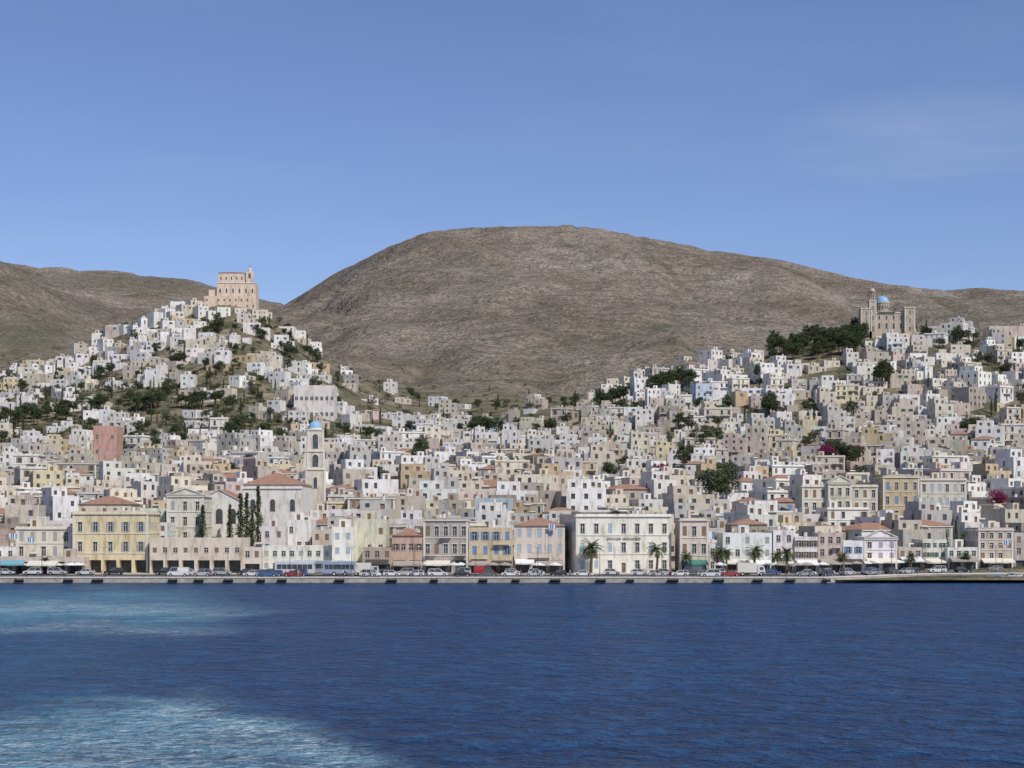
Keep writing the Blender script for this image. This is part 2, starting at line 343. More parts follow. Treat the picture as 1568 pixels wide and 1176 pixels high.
def terrain_mat():
    m,nt,b=newmat('hillside'); g=nd(nt,'ShaderNodeNewGeometry'); P=g.outputs['Position']; sx=nd(nt,'ShaderNodeSeparateXYZ'); nt.links.new(P,sx.inputs[0])
    n1=noise(nt,P,.006,3,.62); n2=noise(nt,P,.045,3,.75); n3=noise(nt,P,.28,2,.8)
    mt=ramp(nt,n1,[(.35,(.165,.137,.108)),(.5,(.208,.175,.141)),(.66,(.255,.218,.182))])  # mountain colour lightened and greyed: distance haze painted into the albedo
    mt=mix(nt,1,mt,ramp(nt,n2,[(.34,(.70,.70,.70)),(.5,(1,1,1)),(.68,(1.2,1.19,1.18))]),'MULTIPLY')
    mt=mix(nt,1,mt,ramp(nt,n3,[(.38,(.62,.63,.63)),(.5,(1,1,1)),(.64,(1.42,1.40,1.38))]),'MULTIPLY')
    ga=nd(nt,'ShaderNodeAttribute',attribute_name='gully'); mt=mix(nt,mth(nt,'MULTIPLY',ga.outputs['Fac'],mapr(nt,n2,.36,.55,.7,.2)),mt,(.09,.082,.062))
    v=nd(nt,'ShaderNodeTexVoronoi'); v.inputs['Scale'].default_value=.10; v.inputs['Randomness'].default_value=1; nt.links.new(P,v.inputs['Vector'])
    bush=mth(nt,'MULTIPLY',mapr(nt,v.outputs['Distance'],.40,.25),mapr(nt,n2,.46,.54))
    mt=mix(nt,mth(nt,'MULTIPLY',bush,.6),mt,(.075,.075,.055))
    w=nd(nt,'ShaderNodeMath',operation='SINE'); zz=mth(nt,'ADD',mth(nt,'MULTIPLY',sx.outputs[2],.55),mth(nt,'MULTIPLY',n1,30)); nt.links.new(zz,w.inputs[0])
    ter=mth(nt,'MULTIPLY',mapr(nt,w.outputs[0],.72,.98),mapr(nt,noise(nt,P,.007,2),.45,.55))
    mt=mix(nt,mth(nt,'MULTIPLY',ter,mapr(nt,n3,.4,.6,.3,.7)),mt,(.095,.082,.063))
    at=nd(nt,'ShaderNodeAttribute',attribute_name='pale'); mt=mix(nt,mth(nt,'MULTIPLY',at.outputs['Fac'],mapr(nt,n3,.4,.6,.2,.9)),mt,(.42,.38,.33))
    gr=nd(nt,'ShaderNodeAttribute',attribute_name='green'); mt=mix(nt,mth(nt,'MULTIPLY',gr.outputs['Fac'],mapr(nt,n2,.42,.55,.1,.85)),mt,(.065,.08,.045))
    tg=ramp(nt,n2,[(.35,(.07,.08,.04)),(.46,(.15,.135,.09)),(.58,(.25,.20,.14)),(.75,(.36,.31,.24))])
    tg=mix(nt,mapr(nt,n3,.42,.6,0,.5),tg,(.07,.085,.04))
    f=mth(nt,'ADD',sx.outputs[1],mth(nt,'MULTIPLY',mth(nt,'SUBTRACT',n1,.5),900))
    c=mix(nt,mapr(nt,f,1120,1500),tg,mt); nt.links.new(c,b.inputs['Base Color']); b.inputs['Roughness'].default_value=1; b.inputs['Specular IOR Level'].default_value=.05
    bp=nd(nt,'ShaderNodeBump'); bp.inputs['Strength'].default_value=.9; bp.inputs['Distance'].default_value=3.0
    h=mth(nt,'ADD',n3,mth(nt,'MULTIPLY',n2,3.)); nt.links.new(h,bp.inputs['Height']); nt.links.new(bp.outputs[0],b.inputs['Normal'])
    return m
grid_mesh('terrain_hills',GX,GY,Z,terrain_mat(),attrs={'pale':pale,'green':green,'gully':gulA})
# ---------------------------------------------------------------- sea
sxs=np.concatenate([[-8000,-3000,-1200,-600,-350],np.arange(-240,241,2.0),[350,600,1200,3000,8000]])
sys_=np.concatenate([[-4000,-1000,-200,0],np.arange(40,200,1.0),np.arange(200,470,2.5),[700,1500,4000,12000]])
SX,SY=np.meshgrid(sxs,sys_)
SYc=np.maximum(SY,20); SPX=CX+F*SX/SYc; SPY=HY+CZ/SYc*F
def sstep(a,b,x): t=np.clip((x-a)/(b-a),0,1); return t*t*(3-2*t)
wob=fbm(SX,SY*.6,14,4)
edge1=sstep(440,200,SPX+wob*120)
turq=edge1*(np.exp(-((SPY-938+wob*20)/24)**2)*1.0+np.exp(-((SPY-911)/8)**2)*.4)
turq=np.maximum(turq,.38*edge1*sstep(1005,950,SPY)*sstep(898,915,SPY))
cyv=np.interp(SPX,[-400,0,150,300,400,480,560,640],[1110,1086,1076,1082,1106,1136,1166,1200])+fbm(SX,SY,5,4)*20
band=np.exp(-((SPY-cyv-14)/24)**2)*sstep(740,450,SPX)
inside=sstep(-15,50,SPY-cyv)*sstep(680,420,SPX)
turq=np.maximum(turq,.95*band*sstep(0,260,SPX+60)); turq=np.maximum(turq,.72*inside); turq=np.maximum(turq,.16*sstep(440,50,SPX)*sstep(960,1000,SPY))
foam=np.maximum(1.0*band*sstep(60,330,SPX),.66*inside); foam=np.maximum(foam,edge1*np.exp(-((SPY-934+wob*20)/12)**2)*.8)
foam=np.maximum(foam,.65*edge1*np.exp(-((SPY-964+wob*20)/7)**2))
ok=(SY>30); turq=turq*ok; foam=foam*ok
def sea_mat():
    m,nt,b=newmat('sea_water'); g=nd(nt,'ShaderNodeNewGeometry'); P=g.outputs['Position']
    mp=nd(nt,'ShaderNodeMapping'); mp.inputs['Scale'].default_value=(.8,.8,1); mp.inputs['Rotation'].default_value=(0,0,.5); nt.links.new(P,mp.inputs['Vector']); V=mp.outputs[0]
    a1=nd(nt,'ShaderNodeAttribute',attribute_name='turq').outputs['Fac']; a2=nd(nt,'ShaderNodeAttribute',attribute_name='foam').outputs['Fac']
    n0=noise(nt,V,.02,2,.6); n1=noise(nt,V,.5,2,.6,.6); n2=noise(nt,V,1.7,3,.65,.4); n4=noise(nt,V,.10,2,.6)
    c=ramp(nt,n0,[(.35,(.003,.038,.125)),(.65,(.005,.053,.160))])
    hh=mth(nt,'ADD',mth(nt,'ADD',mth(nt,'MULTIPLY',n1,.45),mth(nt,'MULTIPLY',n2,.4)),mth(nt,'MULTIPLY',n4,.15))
    c=mix(nt,mapr(nt,hh,.51,.60,0,.7),c,(.014,.105,.25)); c=mix(nt,mapr(nt,hh,.50,.41,0,.8),c,(.0015,.018,.065))  # high ripples painted lighter, low ones darker, imitating sky reflection and shade
    mp2=nd(nt,'ShaderNodeMapping'); mp2.inputs['Scale'].default_value=(.16,.5,1); nt.links.new(P,mp2.inputs['Vector'])
    nw=noise(nt,mp2.outputs[0],.6,4,.7,.8)
    tf=mth(nt,'MULTIPLY',a1,mapr(nt,nw,.36,.62,.3,1.1))
    c=mix(nt,tf,c,(.085,.29,.40))
    mp3=nd(nt,'ShaderNodeMapping'); mp3.inputs['Scale'].default_value=(.35,.7,1); nt.links.new(P,mp3.inputs['Vector'])
    nf=noise(nt,mp3.outputs[0],1.5,6,.85,1.2)
    ff=mth(nt,'MULTIPLY',a2,mapr(nt,nf,.47,.59)); c=mix(nt,ff,c,(.55,.63,.64))
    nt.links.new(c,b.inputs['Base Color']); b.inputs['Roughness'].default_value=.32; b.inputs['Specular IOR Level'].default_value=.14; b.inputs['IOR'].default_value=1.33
    bp=nd(nt,'ShaderNodeBump'); bp.inputs['Strength'].default_value=1; bp.inputs['Distance'].default_value=1.8
    h=mth(nt,'ADD',mth(nt,'ADD',mth(nt,'MULTIPLY',n1,1.2),mth(nt,'MULTIPLY',n2,.6)),mth(nt,'MULTIPLY',n4,2)); nt.links.new(h,bp.inputs['Height']); nt.links.new(bp.outputs[0],b.inputs['Normal'])
    return m
grid_mesh('sea_water',SX,SY,np.zeros_like(SX),sea_mat(),attrs={'turq':turq,'foam':foam})
# ---------------------------------------------------------------- quay
def ye(x): return float(np.interp(x,[-9000,70,98,123,200],[400,400,427,433,440]))
QX=[-330,-150]+list(np.linspace(-140,160,61))+[330]
def strip(name,d0,d1,z,mat,x0=-400,x1=400,h=0):
    mb=MB(); xs=[x for x in QX if x0<=x<=x1]
    for a,b in zip(xs[:-1],xs[1:]):
        A,B=ye(a),ye(b)
        mb.poly([(a,A+d0,z),(b,B+d0,z),(b,B+d1,z),(a,A+d1,z)],0)
        if h: mb.poly([(a,A+d0,z-h),(b,B+d0,z-h),(b,B+d0,z),(a,A+d0,z)],0); mb.poly([(b,B+d1,z-h),(a,A+d1,z-h),(a,A+d1,z),(b,B+d1,z)],0)
    return mb.obj(name,[mat])
def stonemat():
    m,nt,b=newmat('quay_stone'); g=nd(nt,'ShaderNodeNewGeometry'); sp=nd(nt,'ShaderNodeSeparateXYZ'); nt.links.new(g.outputs['Position'],sp.inputs[0])
    cb=nd(nt,'ShaderNodeCombineXYZ'); nt.links.new(sp.outputs[0],cb.inputs[0]); nt.links.new(sp.outputs[2],cb.inputs[1])
    br=nd(nt,'ShaderNodeTexBrick'); nt.links.new(cb.outputs[0],br.inputs['Vector']); br.inputs['Scale'].default_value=.8
    br.inputs['Color1'].default_value=(.46,.42,.35,1); br.inputs['Color2'].default_value=(.56,.51,.43,1); br.inputs['Mortar'].default_value=(.24,.22,.19,1)
    f=noise(nt,g.outputs['Position'],.7,4); c=mix(nt,1,br.outputs['Color'],ramp(nt,f,[(.3,(.6,.6,.58)),(.7,(1.1,1.1,1.1))]),'MULTIPLY')
    c=mix(nt,mapr(nt,sp.outputs[2],.25,.06),c,(.10,.105,.09))
    nt.links.new(c,b.inputs['Base Color']); b.inputs['Roughness'].default_value=.9; return m
M_STONE=stonemat(); M_PAVE=simple('pavement_slabs',(.42,.39,.34),.9,.15,.6); M_ASPH=simple('asphalt',(.075,.073,.07),.95,.2,.5); M_LINE=simple('road_paint',(.7,.7,.68),.8,.08)
strip('quay_pavement',0,60,1.28,M_PAVE)
strip('quay_wall',-.02,.02,1.28,M_STONE,h=4.0)
strip('quay_coping_kerb',-.12,.7,1.42,simple('coping_stone',(.60,.56,.50),.85,.12,.5),h=.26)
strip('quay_road',7.5,22,1.284,M_ASPH)
strip('road_marking_line',14.6,14.78,1.288,M_LINE); strip('parking_marking_line',9.8,9.92,1.288,M_LINE)
strip('pavement_kerb',22,30.5,1.40,M_PAVE,h=.12)
M_RUB=simple('rubber',(.02,.02,.02),.8,.2)
for px in [30,105,150,265,305,350,400,432,520,600,665,740,790,850,920,965,1030,1100,1160,1210,1265]:
    mb=MB(); L=R.uniform(.8,1.25)
    for k in (-1,1):
        mb.limb((0,0,0),(k*L,0,0),.30,.30,0,12); mb.limb((k*L,0,0),(k*(L+.02),0,0),.16,.16,0,10); mb.limb((k*L*.75,0,.2),(k*L*.75,.05,.75),.04,.04,0,5)
    mb.obj('rubber_dock_fender',[M_RUB],(wx(px,400),399.55,.62))
# ---------------------------------------------------------------- palettes
PAL={'white':(.80,.785,.755),'offwhite':(.73,.70,.64),'cream':(.66,.60,.49),'ochre':(.56,.45,.29),'beige':(.55,.49,.41),'pink':(.58,.48,.43),'salmon':(.52,.37,.30),
'grey':(.51,.49,.46),'yellow':(.66,.58,.39),'blue':(.47,.57,.64),'red':(.40,.18,.14),'stone':(.43,.38,.32)}
EXC=[]
def put_front(px0,px1,top,off=30,fl=3,nc=4,col='cream',sh='brown',depth=13,rot=0,name=None,Yabs=None,z0=None,**k):
    xm=wx((px0+px1)/2,430); Y=Yabs if Yabs else ye(xm)+off
    x0,x1=wx(px0,Y),wx(px1,Y); w=x1-x0; zb=z0 if z0 is not None else 1.40
    h=wz(top,Y)-zb; rg=random.Random(int(px0*7+px1))
    mb=MB(); block(mb,-w/2,w/2,0,depth,0,h,fl,nc,rg,**k)
    o=mb.obj(name or (col+'_building' if isinstance(col,str) else 'building'),bmats(sh),((x0+x1)/2,Y,zb),rot,tuple(min(1,c*R.uniform(.95,1.05)) for c in PAL[col]) if isinstance(col,str) else col)
    EXC.append((x0-2,x1+2,Y-3,Y+depth+2)); return o,w,h,Y,zb
pf=put_front
N=dict(style='neo')
pf(-230,-150,796,fl=3,nc=4,col='cream',ground='shop'); pf(-150,-84,808,fl=3,nc=4,col='white',ground='shop')
pf(-84,128,853,off=25,fl=1,nc=10,col='beige',ground='arc',depth=9,name='arcade_building')
pf(-84,-10,812,off=35,fl=3,nc=4,col='pink',sh='green',kinds='ws')
pf(-10,24,838,off=35,fl=2,nc=2,col='white')
pf(24,110,806,off=35,fl=3,nc=5,col='cream',sh='grey',kinds='nnc',style='neo')
pf(111,227,783,off=31,fl=3,nc=5,col=(.70,.60,.38),sh='grey',kinds='ssw',ground='arc',depth=14,style='neo',skip=0,name='yellow_neoclassical_building')
pf(229,371,824,off=29,fl=2,nc=9,col='cream',ground='arc',skip=0,wh=1.2,name='cream_arcade_building',clut=False)
pf(372,400,838,off=31,fl=2,nc=2,col='cream',ground='arc')
pf(401,507,836,off=34,fl=2,nc=8,col='offwhite',skip=.05,sh='grey',wh=1.3,name='customs_house',clut=False)
pf(508,541,807,off=31,fl=3,nc=2,col='white',sh='pale',kinds='cc',ground='shop',skip=0)
pf(542,591,795,off=37,fl=3,nc=3,col='cream')
pf(555,600,838,off=30,fl=2,nc=3,col='stone',ground='shop')
pf(600,647,820,off=30,fl=2,nc=4,col='salmon',roof='tile',ground='shop',kinds='ws',skip=0)
pf(648,717,793,off=30,fl=3,nc=5,col='stone',ground='shop',skip=0,balc=3,name='stone_mansion',**N)
pf(718,785,808,off=30,fl=3,nc=4,col=(.60,.50,.34),sh='blue',ground='shop',kinds='cs',skip=0,balc=2,wh=2.0,name='ochre_building')
pf(787,865,805,off=31,fl=3,nc=5,col=(.66,.57,.48),sh='pale',roof='tile',ground='shop',kinds='cc',skip=0,wh=2.1,balc=1,name='tiled_roof_building')
bigw=pf(880,1030,787,off=32,fl=3,nc=7,col=(.78,.75,.65),sh='pale',kinds='nnnc',style='neo',skip=0,depth=20,rot=.17,name='hotel_building',wh=2.0)
pf(1041,1085,793,off=31,fl=3,nc=3,col='cream',ground='shop',skip=0,**N)
pf(1086,1106,832,off=33,fl=2,nc=2,col='offwhite')
pf(1107,1182,816,off=31,fl=3,nc=5,col='white',ground='shop',sh='grey')
pf(1120,1175,803,off=46,fl=3,nc=4,col='stone',roof='tile')
pf(1184,1216,812,off=31,fl=3,nc=2,col='white',ground='shop',balc=1)
pf(1217,1252,822,off=30,fl=3,nc=3,col='offwhite',ground='shop',sh='brown',kinds='ss')
pf(1253,1290,816,off=30,fl=3,nc=3,col='beige',ground='shop',balc=2)
pf(1291,1322,828,off=30,fl=2,nc=2,col='white',ground='shop',sh='blue',kinds='s')
ped=pf(1323,1374,822,off=29,fl=3,nc=3,col='white',sh='grey',skip=0,ground='shop',**N)
pf(1376,1412,838,off=29,fl=2,nc=3,col='beige',ground='shop')
pf(1413,1450,826,off=30,fl=3,nc=3,col='offwhite',ground='shop',sh='green',kinds='cs')
pf(1451,1497,838,off=26,fl=2,nc=4,col='white',sh='grey',ground='shop')
pf(1498,1552,808,off=28,fl=4,nc=4,col='beige',ground='shop',**N)
pf(1553,1610,816,off=28,fl=3,nc=4,col='grey',ground='shop'); pf(1611,1690,808,off=28,fl=3,nc=5,col='cream'); pf(1691,1780,800,off=28,fl=3,nc=5,col='white')
def pediment(ob,w,h,pw,ph,y=-.1,zoff=0):
    mb=MB(); a=pw/2
    mb.poly([(-a,y,0),(a,y,0),(0,y,ph)],0); mb.poly([(a,y+1,0),(-a,y+1,0),(0,y+1,ph)],0)
    for s in(-1,1):
        p=[(s*(a+.4),y-.25,-.02),(s*(a+.4),y+1.1,-.02),(0,y+1.1,ph+.25),(0,y-.25,ph+.25)]; mb.poly(p if s>0 else p[::-1],1)
        q=[(s*(a+.4),y-.25,-.25),(s*(a+.4),y-.25,-.02),(0,y-.25,ph+.25),(0,y-.25,ph-.02)]; mb.poly(q if s<0 else q[::-1],1)
    mb.box(-a-.4,a+.4,y-.25,y-.005,-.27,-.07,1)
    mb.obj('pediment',[M_WALL,M_TRIM],(0,0,h+zoff),0,tuple(ob.color[:3]),parent=ob)
pediment(ped[0],ped[1],ped[2],ped[1]*.95,1.7)
cu=bpy.data.curves.new('sign_lettering','FONT'); cu.body='ΑΠΟΛΛΩΝ  ΞΕΝΟΔΟΧΕΙΟ'; cu.size=.7; cu.extrude=.05; cu.align_x='CENTER'; cu.materials.append(M_METAL)
t=bpy.data.objects.new('sign_lettering',cu); t.parent=bigw[0]; t.location=(0,-.2,8.0); t.rotation_euler=(math.pi/2,0,0); link(t)
def gnd(px,Y): return H(wx(px,Y),Y)
a=pf(255,312,757,Yabs=482,z0=4,fl=4,nc=3,col='cream',style='neo',skip=0,sh='grey',name='pedimented_house'); pediment(a[0],a[1],a[2],a[1],1.6)
pf(228,256,800,Yabs=470,z0=2.5,fl=4,nc=2,col='offwhite'); pf(120,200,772,Yabs=480,z0=4,fl=4,nc=5,col='cream',roof='tile')
pf(200,252,778,Yabs=492,z0=5,fl=4,nc=3,col='offwhite')
pf(400,436,806,Yabs=462,z0=2,fl=3,nc=2,col='offwhite'); pf(440,476,796,Yabs=466,z0=2,fl=3,nc=3,col='white'); pf(478,508,812,Yabs=460,z0=2,fl=3,nc=2,col='cream')
pf(1228,1344,742,Yabs=535,z0=9,fl=4,nc=9,col='cream',style='neo',skip=0,name='school_building')
a=pf(1268,1304,738,Yabs=533.5,z0=9,fl=4,nc=3,col='cream',style='neo',skip=0,depth=6,name='school_portico'); pediment(a[0],a[1],a[2],a[1],1.8)
pf(1352,1408,728,Yabs=545,z0=10,fl=4,nc=4,col='ochre',style='neo',sh='blue',kinds='nnc',skip=0,balc=0,name='town_hall_building')
pf(1409,1480,732,Yabs=548,z0=10,fl=4,nc=6,col='cream',style='neo',sh='pale',kinds='nc',skip=0,name='town_hall_building')
pf(450,512,590,Yabs=905,z0=gnd(480,905)-1,fl=2,nc=8,col='offwhite',skip=0,kinds='ww',ww=2.2,wh=1.8,name='hillside_hotel_building',depth=14)
pf(1515,1590,499,Yabs=955,z0=gnd(1550,955)-1,fl=2,nc=6,col='pink',name='pink_villa')
pf(1258,1300,607,Yabs=870,z0=gnd(1290,870)-2,fl=2,nc=4,col='red',name='red_house')
pf(143,178,652,Yabs=740,z0=gnd(165,740)-1,fl=3,nc=3,col=(.54,.33,.27),sh='grey',name='salmon_house')
EXC.append((wx(1175,940),wx(1320,940),912,985))
EXC.append((wx(300,470),wx(405,470),440,497))
M_DOME=simple('blue_dome_paint',(.24,.42,.60),.5,.12,.5)
def church_tiled():
    Y=500; mb=MB(); rg=random.Random(3); w=wx(463,Y)-wx(372,Y); zb=5.0; he=wz(742,Y)-zb
    block(mb,-w/2,w/2,0,24,0,he,2,3,rg,roof='none',skip=1,clut=False,skirt=3)
    hip(mb,-w/2,w/2,0,24,he,3.6)
    T,_=sides(-w/2,w/2,0,24)[0]
    for k in range(3): arch(mb,T,w*(k+.5)/3,he-7.5,1.4,3.4,GLASS)
    mb.tb(T,0,w,0,.3,he-1.2,he-.8,TRIM)
    w2=wx(372,Y)-wx(305,Y); x0=-w/2-w2
    h2=wz(768,Y)-zb
    block(mb,x0,-w/2-.02,-3,14,0,h2,2,3,rg,roof='none',skip=1,clut=False,skirt=3)
    T,W=sides(x0,-w/2-.02,-3,14)[0]
    for k in (0.2,.5,.8): arch(mb,T,W*k,h2-6.2,1.9,4.2,GLASS)
    gable(mb,x0,-w/2-.02,-3,14,h2,3.2)
    block(mb,x0-4,x0-.02,-1,10,0,h2-4,1,2,rg,skip=.2,clut=False)
    mb.obj('tiled_roof_church',bmats('brown'),((wx(463,Y)+wx(372,Y))/2,Y,zb),0,PAL['offwhite'])
    EXC.append((wx(285,Y),wx(468,Y),Y-14,Y+27))
church_tiled()
def bell_tower():
    Y=545; mb=MB(); s=wx(498,Y)-wx(465,Y); zb=gnd(481,Y)-1
    w=s*.92
    lv=[(0,wz(718,Y)-zb,w),(wz(718,Y)-zb,wz(690,Y)-zb,w*.9),(wz(690,Y)-zb,wz(657,Y)-zb,w*.82)]
    for i,(a,b,ww) in enumerate(lv):
        for T,L in sides(-ww/2,ww/2,-ww/2,ww/2):
            facade(mb,T,L,a,b,[])
            mb.tb(T,0,L,0,.25,b-.35,b-.02,TRIM)
            if i==0: arch(mb,T,L/2,b-6,1.1,3.5,GLASS)
            else: arch(mb,T,L/2,a+.6,ww*.34,(b-a)*.68,GLASS)
            mb.tb(T,.05,.5,0,.14,a,b-.36,TRIM); mb.tb(T,L-.5,L-.05,0,.14,a,b-.36,TRIM)
        mb.poly([(-ww/2,-ww/2,b),(ww/2,-ww/2,b),(ww/2,ww/2,b),(-ww/2,ww/2,b)],TRIM)
    z=lv[-1][1]; r=w*.33
    mb.limb((0,0,z),(0,0,z+.5),r*1.08,r*1.08,TRIM,16); mb.dome(0,0,z+.5,r,8,hs=1.1)
    mb.limb((0,0,z+.5+r),(0,0,z+2.4+r),.09,.06,METAL,5); mb.box(-.4,.4,-.04,.04,z+1.7+r,z+1.8+r,METAL)
    mb.obj('church_bell_tower',bmats()+[M_DOME],(wx(481,Y),Y+w/2,zb),.12,(.64,.57,.47))
    EXC.append((wx(462,Y),wx(500,Y),Y-16,Y+w+5))
bell_tower()
def san_giorgio():
    Y=1088; zb=wz(474,Y); mb=MB(); sc=Y/F; col=(.70,.56,.43)
    X=lambda p:(p-352)*sc
    Zp=lambda p:wz(p,Y)-zb
    rg=random.Random(8)
    block(mb,X(314),X(393),-5,6,0,Zp(455),2,9,rg,skip=.2,ww=1.0,wh=1.3,clut=False,skirt=8)
    block(mb,X(332),X(391),1,22,0,Zp(432),1,1,rg,roof='none',skip=1,clut=False)
    mb.poly([(X(332),1,Zp(432)),(X(391),1,Zp(432)),(X(391),22,Zp(432)),(X(332),22,Zp(432))],ROOFC)
    T,W=sides(X(332),X(391),1,22)[0]
    for k in range(6): arch(mb,T,W*(k+.5)/6,Zp(448),1.0,2.6,GLASS)
    mb.tb(T,0,W,0,.3,Zp(433.5),Zp(432.2),TRIM)
    block(mb,X(334),X(374),2,20,Zp(432),Zp(417),1,1,rg,roof='none',skip=1,clut=False,skirt=0)
    T,W=sides(X(334),X(374),2,20)[0]
    for k in range(5): arch(mb,T,W*(k+.5)/5,Zp(427.5),.8,1.8,GLASS)
    hip(mb,X(334),X(374),2,20,Zp(417),1.6)
    block(mb,X(319),X(331.9),3,16,0,Zp(443),2,2,rg,clut=False)
    a,b=X(376),X(387)
    block(mb,a,b,2,2+(b-a),Zp(432),Zp(415),1,1,rg,roof='none',skip=1,clut=False,skirt=0)
    for q in (0,1,3):
        T,W=sides(a,b,2,2+(b-a))[q]; arch(mb,T,W/2,Zp(425),1.4,3.0,GLASS)
    mb.poly([(a,2,Zp(415)),(b,2,Zp(415)),(b,2+b-a,Zp(415)),(a,2+b-a,Zp(415))],TRIM)
    c=(a+b)/2; y=2+(b-a)/2
    mb.limb((c,y,Zp(415)),(c,y,Zp(412.5)),1.3,1.2,WALL,12); mb.dome(c,y,Zp(412.5),1.2,WALL,hs=1.3); mb.limb((c,y,Zp(408.5)),(c,y,Zp(402)),.12,.08,METAL,5)
    mb.obj('hilltop_cathedral',bmats(),(wx(352,Y),Y,zb),.05,col)
    EXC.append((wx(308,Y),wx(396,Y),Y-11,Y+24))
san_giorgio()
def anastasis():
    Y=950; zb=wz(508,Y); mb=MB(); sc=Y/F; X=lambda p:(p-1357)*sc; Zp=lambda p:wz(p,Y)-zb; rg=random.Random(4)
    block(mb,X(1330),X(1385),0,20,0,Zp(478),2,5,rg,roof='none',skip=1,clut=False,skirt=6)
    mb.poly([(X(1330),0,Zp(478)),(X(1385),0,Zp(478)),(X(1385),20,Zp(478)),(X(1330),20,Zp(478))],ROOFC)
    T,W=sides(X(1330),X(1385),0,20)[0]
    for k in range(5): arch(mb,T,W*(k+.5)/5,Zp(503),1.2,3.0,GLASS)
    for k in range(5): arch(mb,T,W*(k+.5)/5,Zp(489),1.0,2.2,GLASS)
    mb.tb(T,0,W,0,.25,Zp(479.5),Zp(478.2),TRIM)
    for p0,p1,tops,sp in ((1317,1334,(472,),0),(1384,1400,(470,),0),(1330,1341,(460,447),1)):
        a,b=X(p0),X(p1)
        block(mb,a,b,-2,-2+(b-a),0,Zp(tops[0]),3,1,rg,skip=0,clut=False,skirt=6,ww=.8,style='neo')
        if sp:
            c=(a+b)/2; y=-2+(b-a)/2; r=(b-a)*.36
            for k in range(8):
                t=k*math.pi/4; mb.limb((c+r*math.cos(t),y+r*math.sin(t),Zp(tops[0])),(c+r*math.cos(t),y+r*math.sin(t),Zp(tops[1])),.22,.22,WALL,6)
            mb.limb((c,y,Zp(tops[1])),(c,y,Zp(tops[1])+.4),r*1.3,r*1.3,WALL,12); mb.dome(c,y,Zp(tops[1])+.4,r*1.1,WALL); mb.limb((c,y,Zp(445)),(c,y,Zp(438)),.1,.06,METAL,5)
    gable(mb,X(1345),X(1370),-1,20,Zp(478),2.6)
    mb.limb((0,10,Zp(478)),(0,10,Zp(461)),3.9,3.9,WALL,16)
    for k in range(16):
        t=(k+.5)*math.pi/8; c,s=math.cos(t),math.sin(t)
        T=lambda u,n,z,c=c,s=s:((3.83+n)*c-s*u,10+(3.83+n)*s+c*u,z)
        arch(mb,T,0,Zp(472),.7,2.4,GLASS,frame=False)
    mb.limb((0,10,Zp(461)),(0,10,Zp(460)),4.2,4.2,TRIM,16); mb.dome(0,10,Zp(460),3.6,8,20,7); mb.limb((0,10,Zp(449.8)),(0,10,Zp(441)),.14,.08,METAL,5); mb.box(-.6,.6,9.95,10.05,Zp(444.5),Zp(444),METAL)
    mb.obj('domed_hilltop_church',bmats()+[M_DOME],(wx(1357,Y),Y,zb),0,(.50,.42,.32))
    EXC.append((wx(1310,Y),wx(1405,Y),Y-14,Y+22))
anastasis()
# ---------------------------------------------------------------- vegetation
def leafmat(name,c1,c2,c3):
    m,nt,b=newmat(name); g=nd(nt,'ShaderNodeNewGeometry'); f=noise(nt,g.outputs['Position'],.9,1)
    f2=mth(nt,'ADD',mth(nt,'MULTIPLY',f,.7),mth(nt,'MULTIPLY',g.outputs['Random Per Island'],.35))
    nt.links.new(ramp(nt,f2,[(.3,c1),(.52,c2),(.75,c3)]),b.inputs['Base Color']); b.inputs['Roughness'].default_value=.8; b.inputs['Specular IOR Level'].default_value=.1
    return m
M_PINE=leafmat('pine_foliage',(.035,.05,.024),(.065,.088,.042),(.11,.135,.065)); M_OLIVE=leafmat('scrub_foliage',(.055,.066,.032),(.10,.11,.06),(.155,.16,.095))
M_BARK=simple('bark',(.13,.09,.06),.95,.3,3); M_BOUG=leafmat('bougainvillea_bloom',(.05,.06,.02),(.22,.02,.09),(.4,.04,.2)); M_PALM=leafmat('palm_fronds',(.03,.045,.014),(.07,.095,.03),(.13,.14,.06))
def leaves(mb,c,r,n,s,rg,m,flat=.7):
    for _ in range(n):
        d=Vector((rg.gauss(0,1),rg.gauss(0,1),rg.gauss(0,1))).normalized()*r*rg.random()**.4; p=Vector(c)+Vector((d.x,d.y,d.z*flat))
        a=Vector((rg.gauss(0,1),rg.gauss(0,1),rg.gauss(0,.6))).normalized()*s*rg.uniform(.6,1.3); b=Vector((rg.gauss(0,1),rg.gauss(0,1),rg.gauss(0,1))).normalized()*s*rg.uniform(.5,1)
        mb.poly([p-a*.5,p+b*.5,p+a*.5,p-b*.4],m)
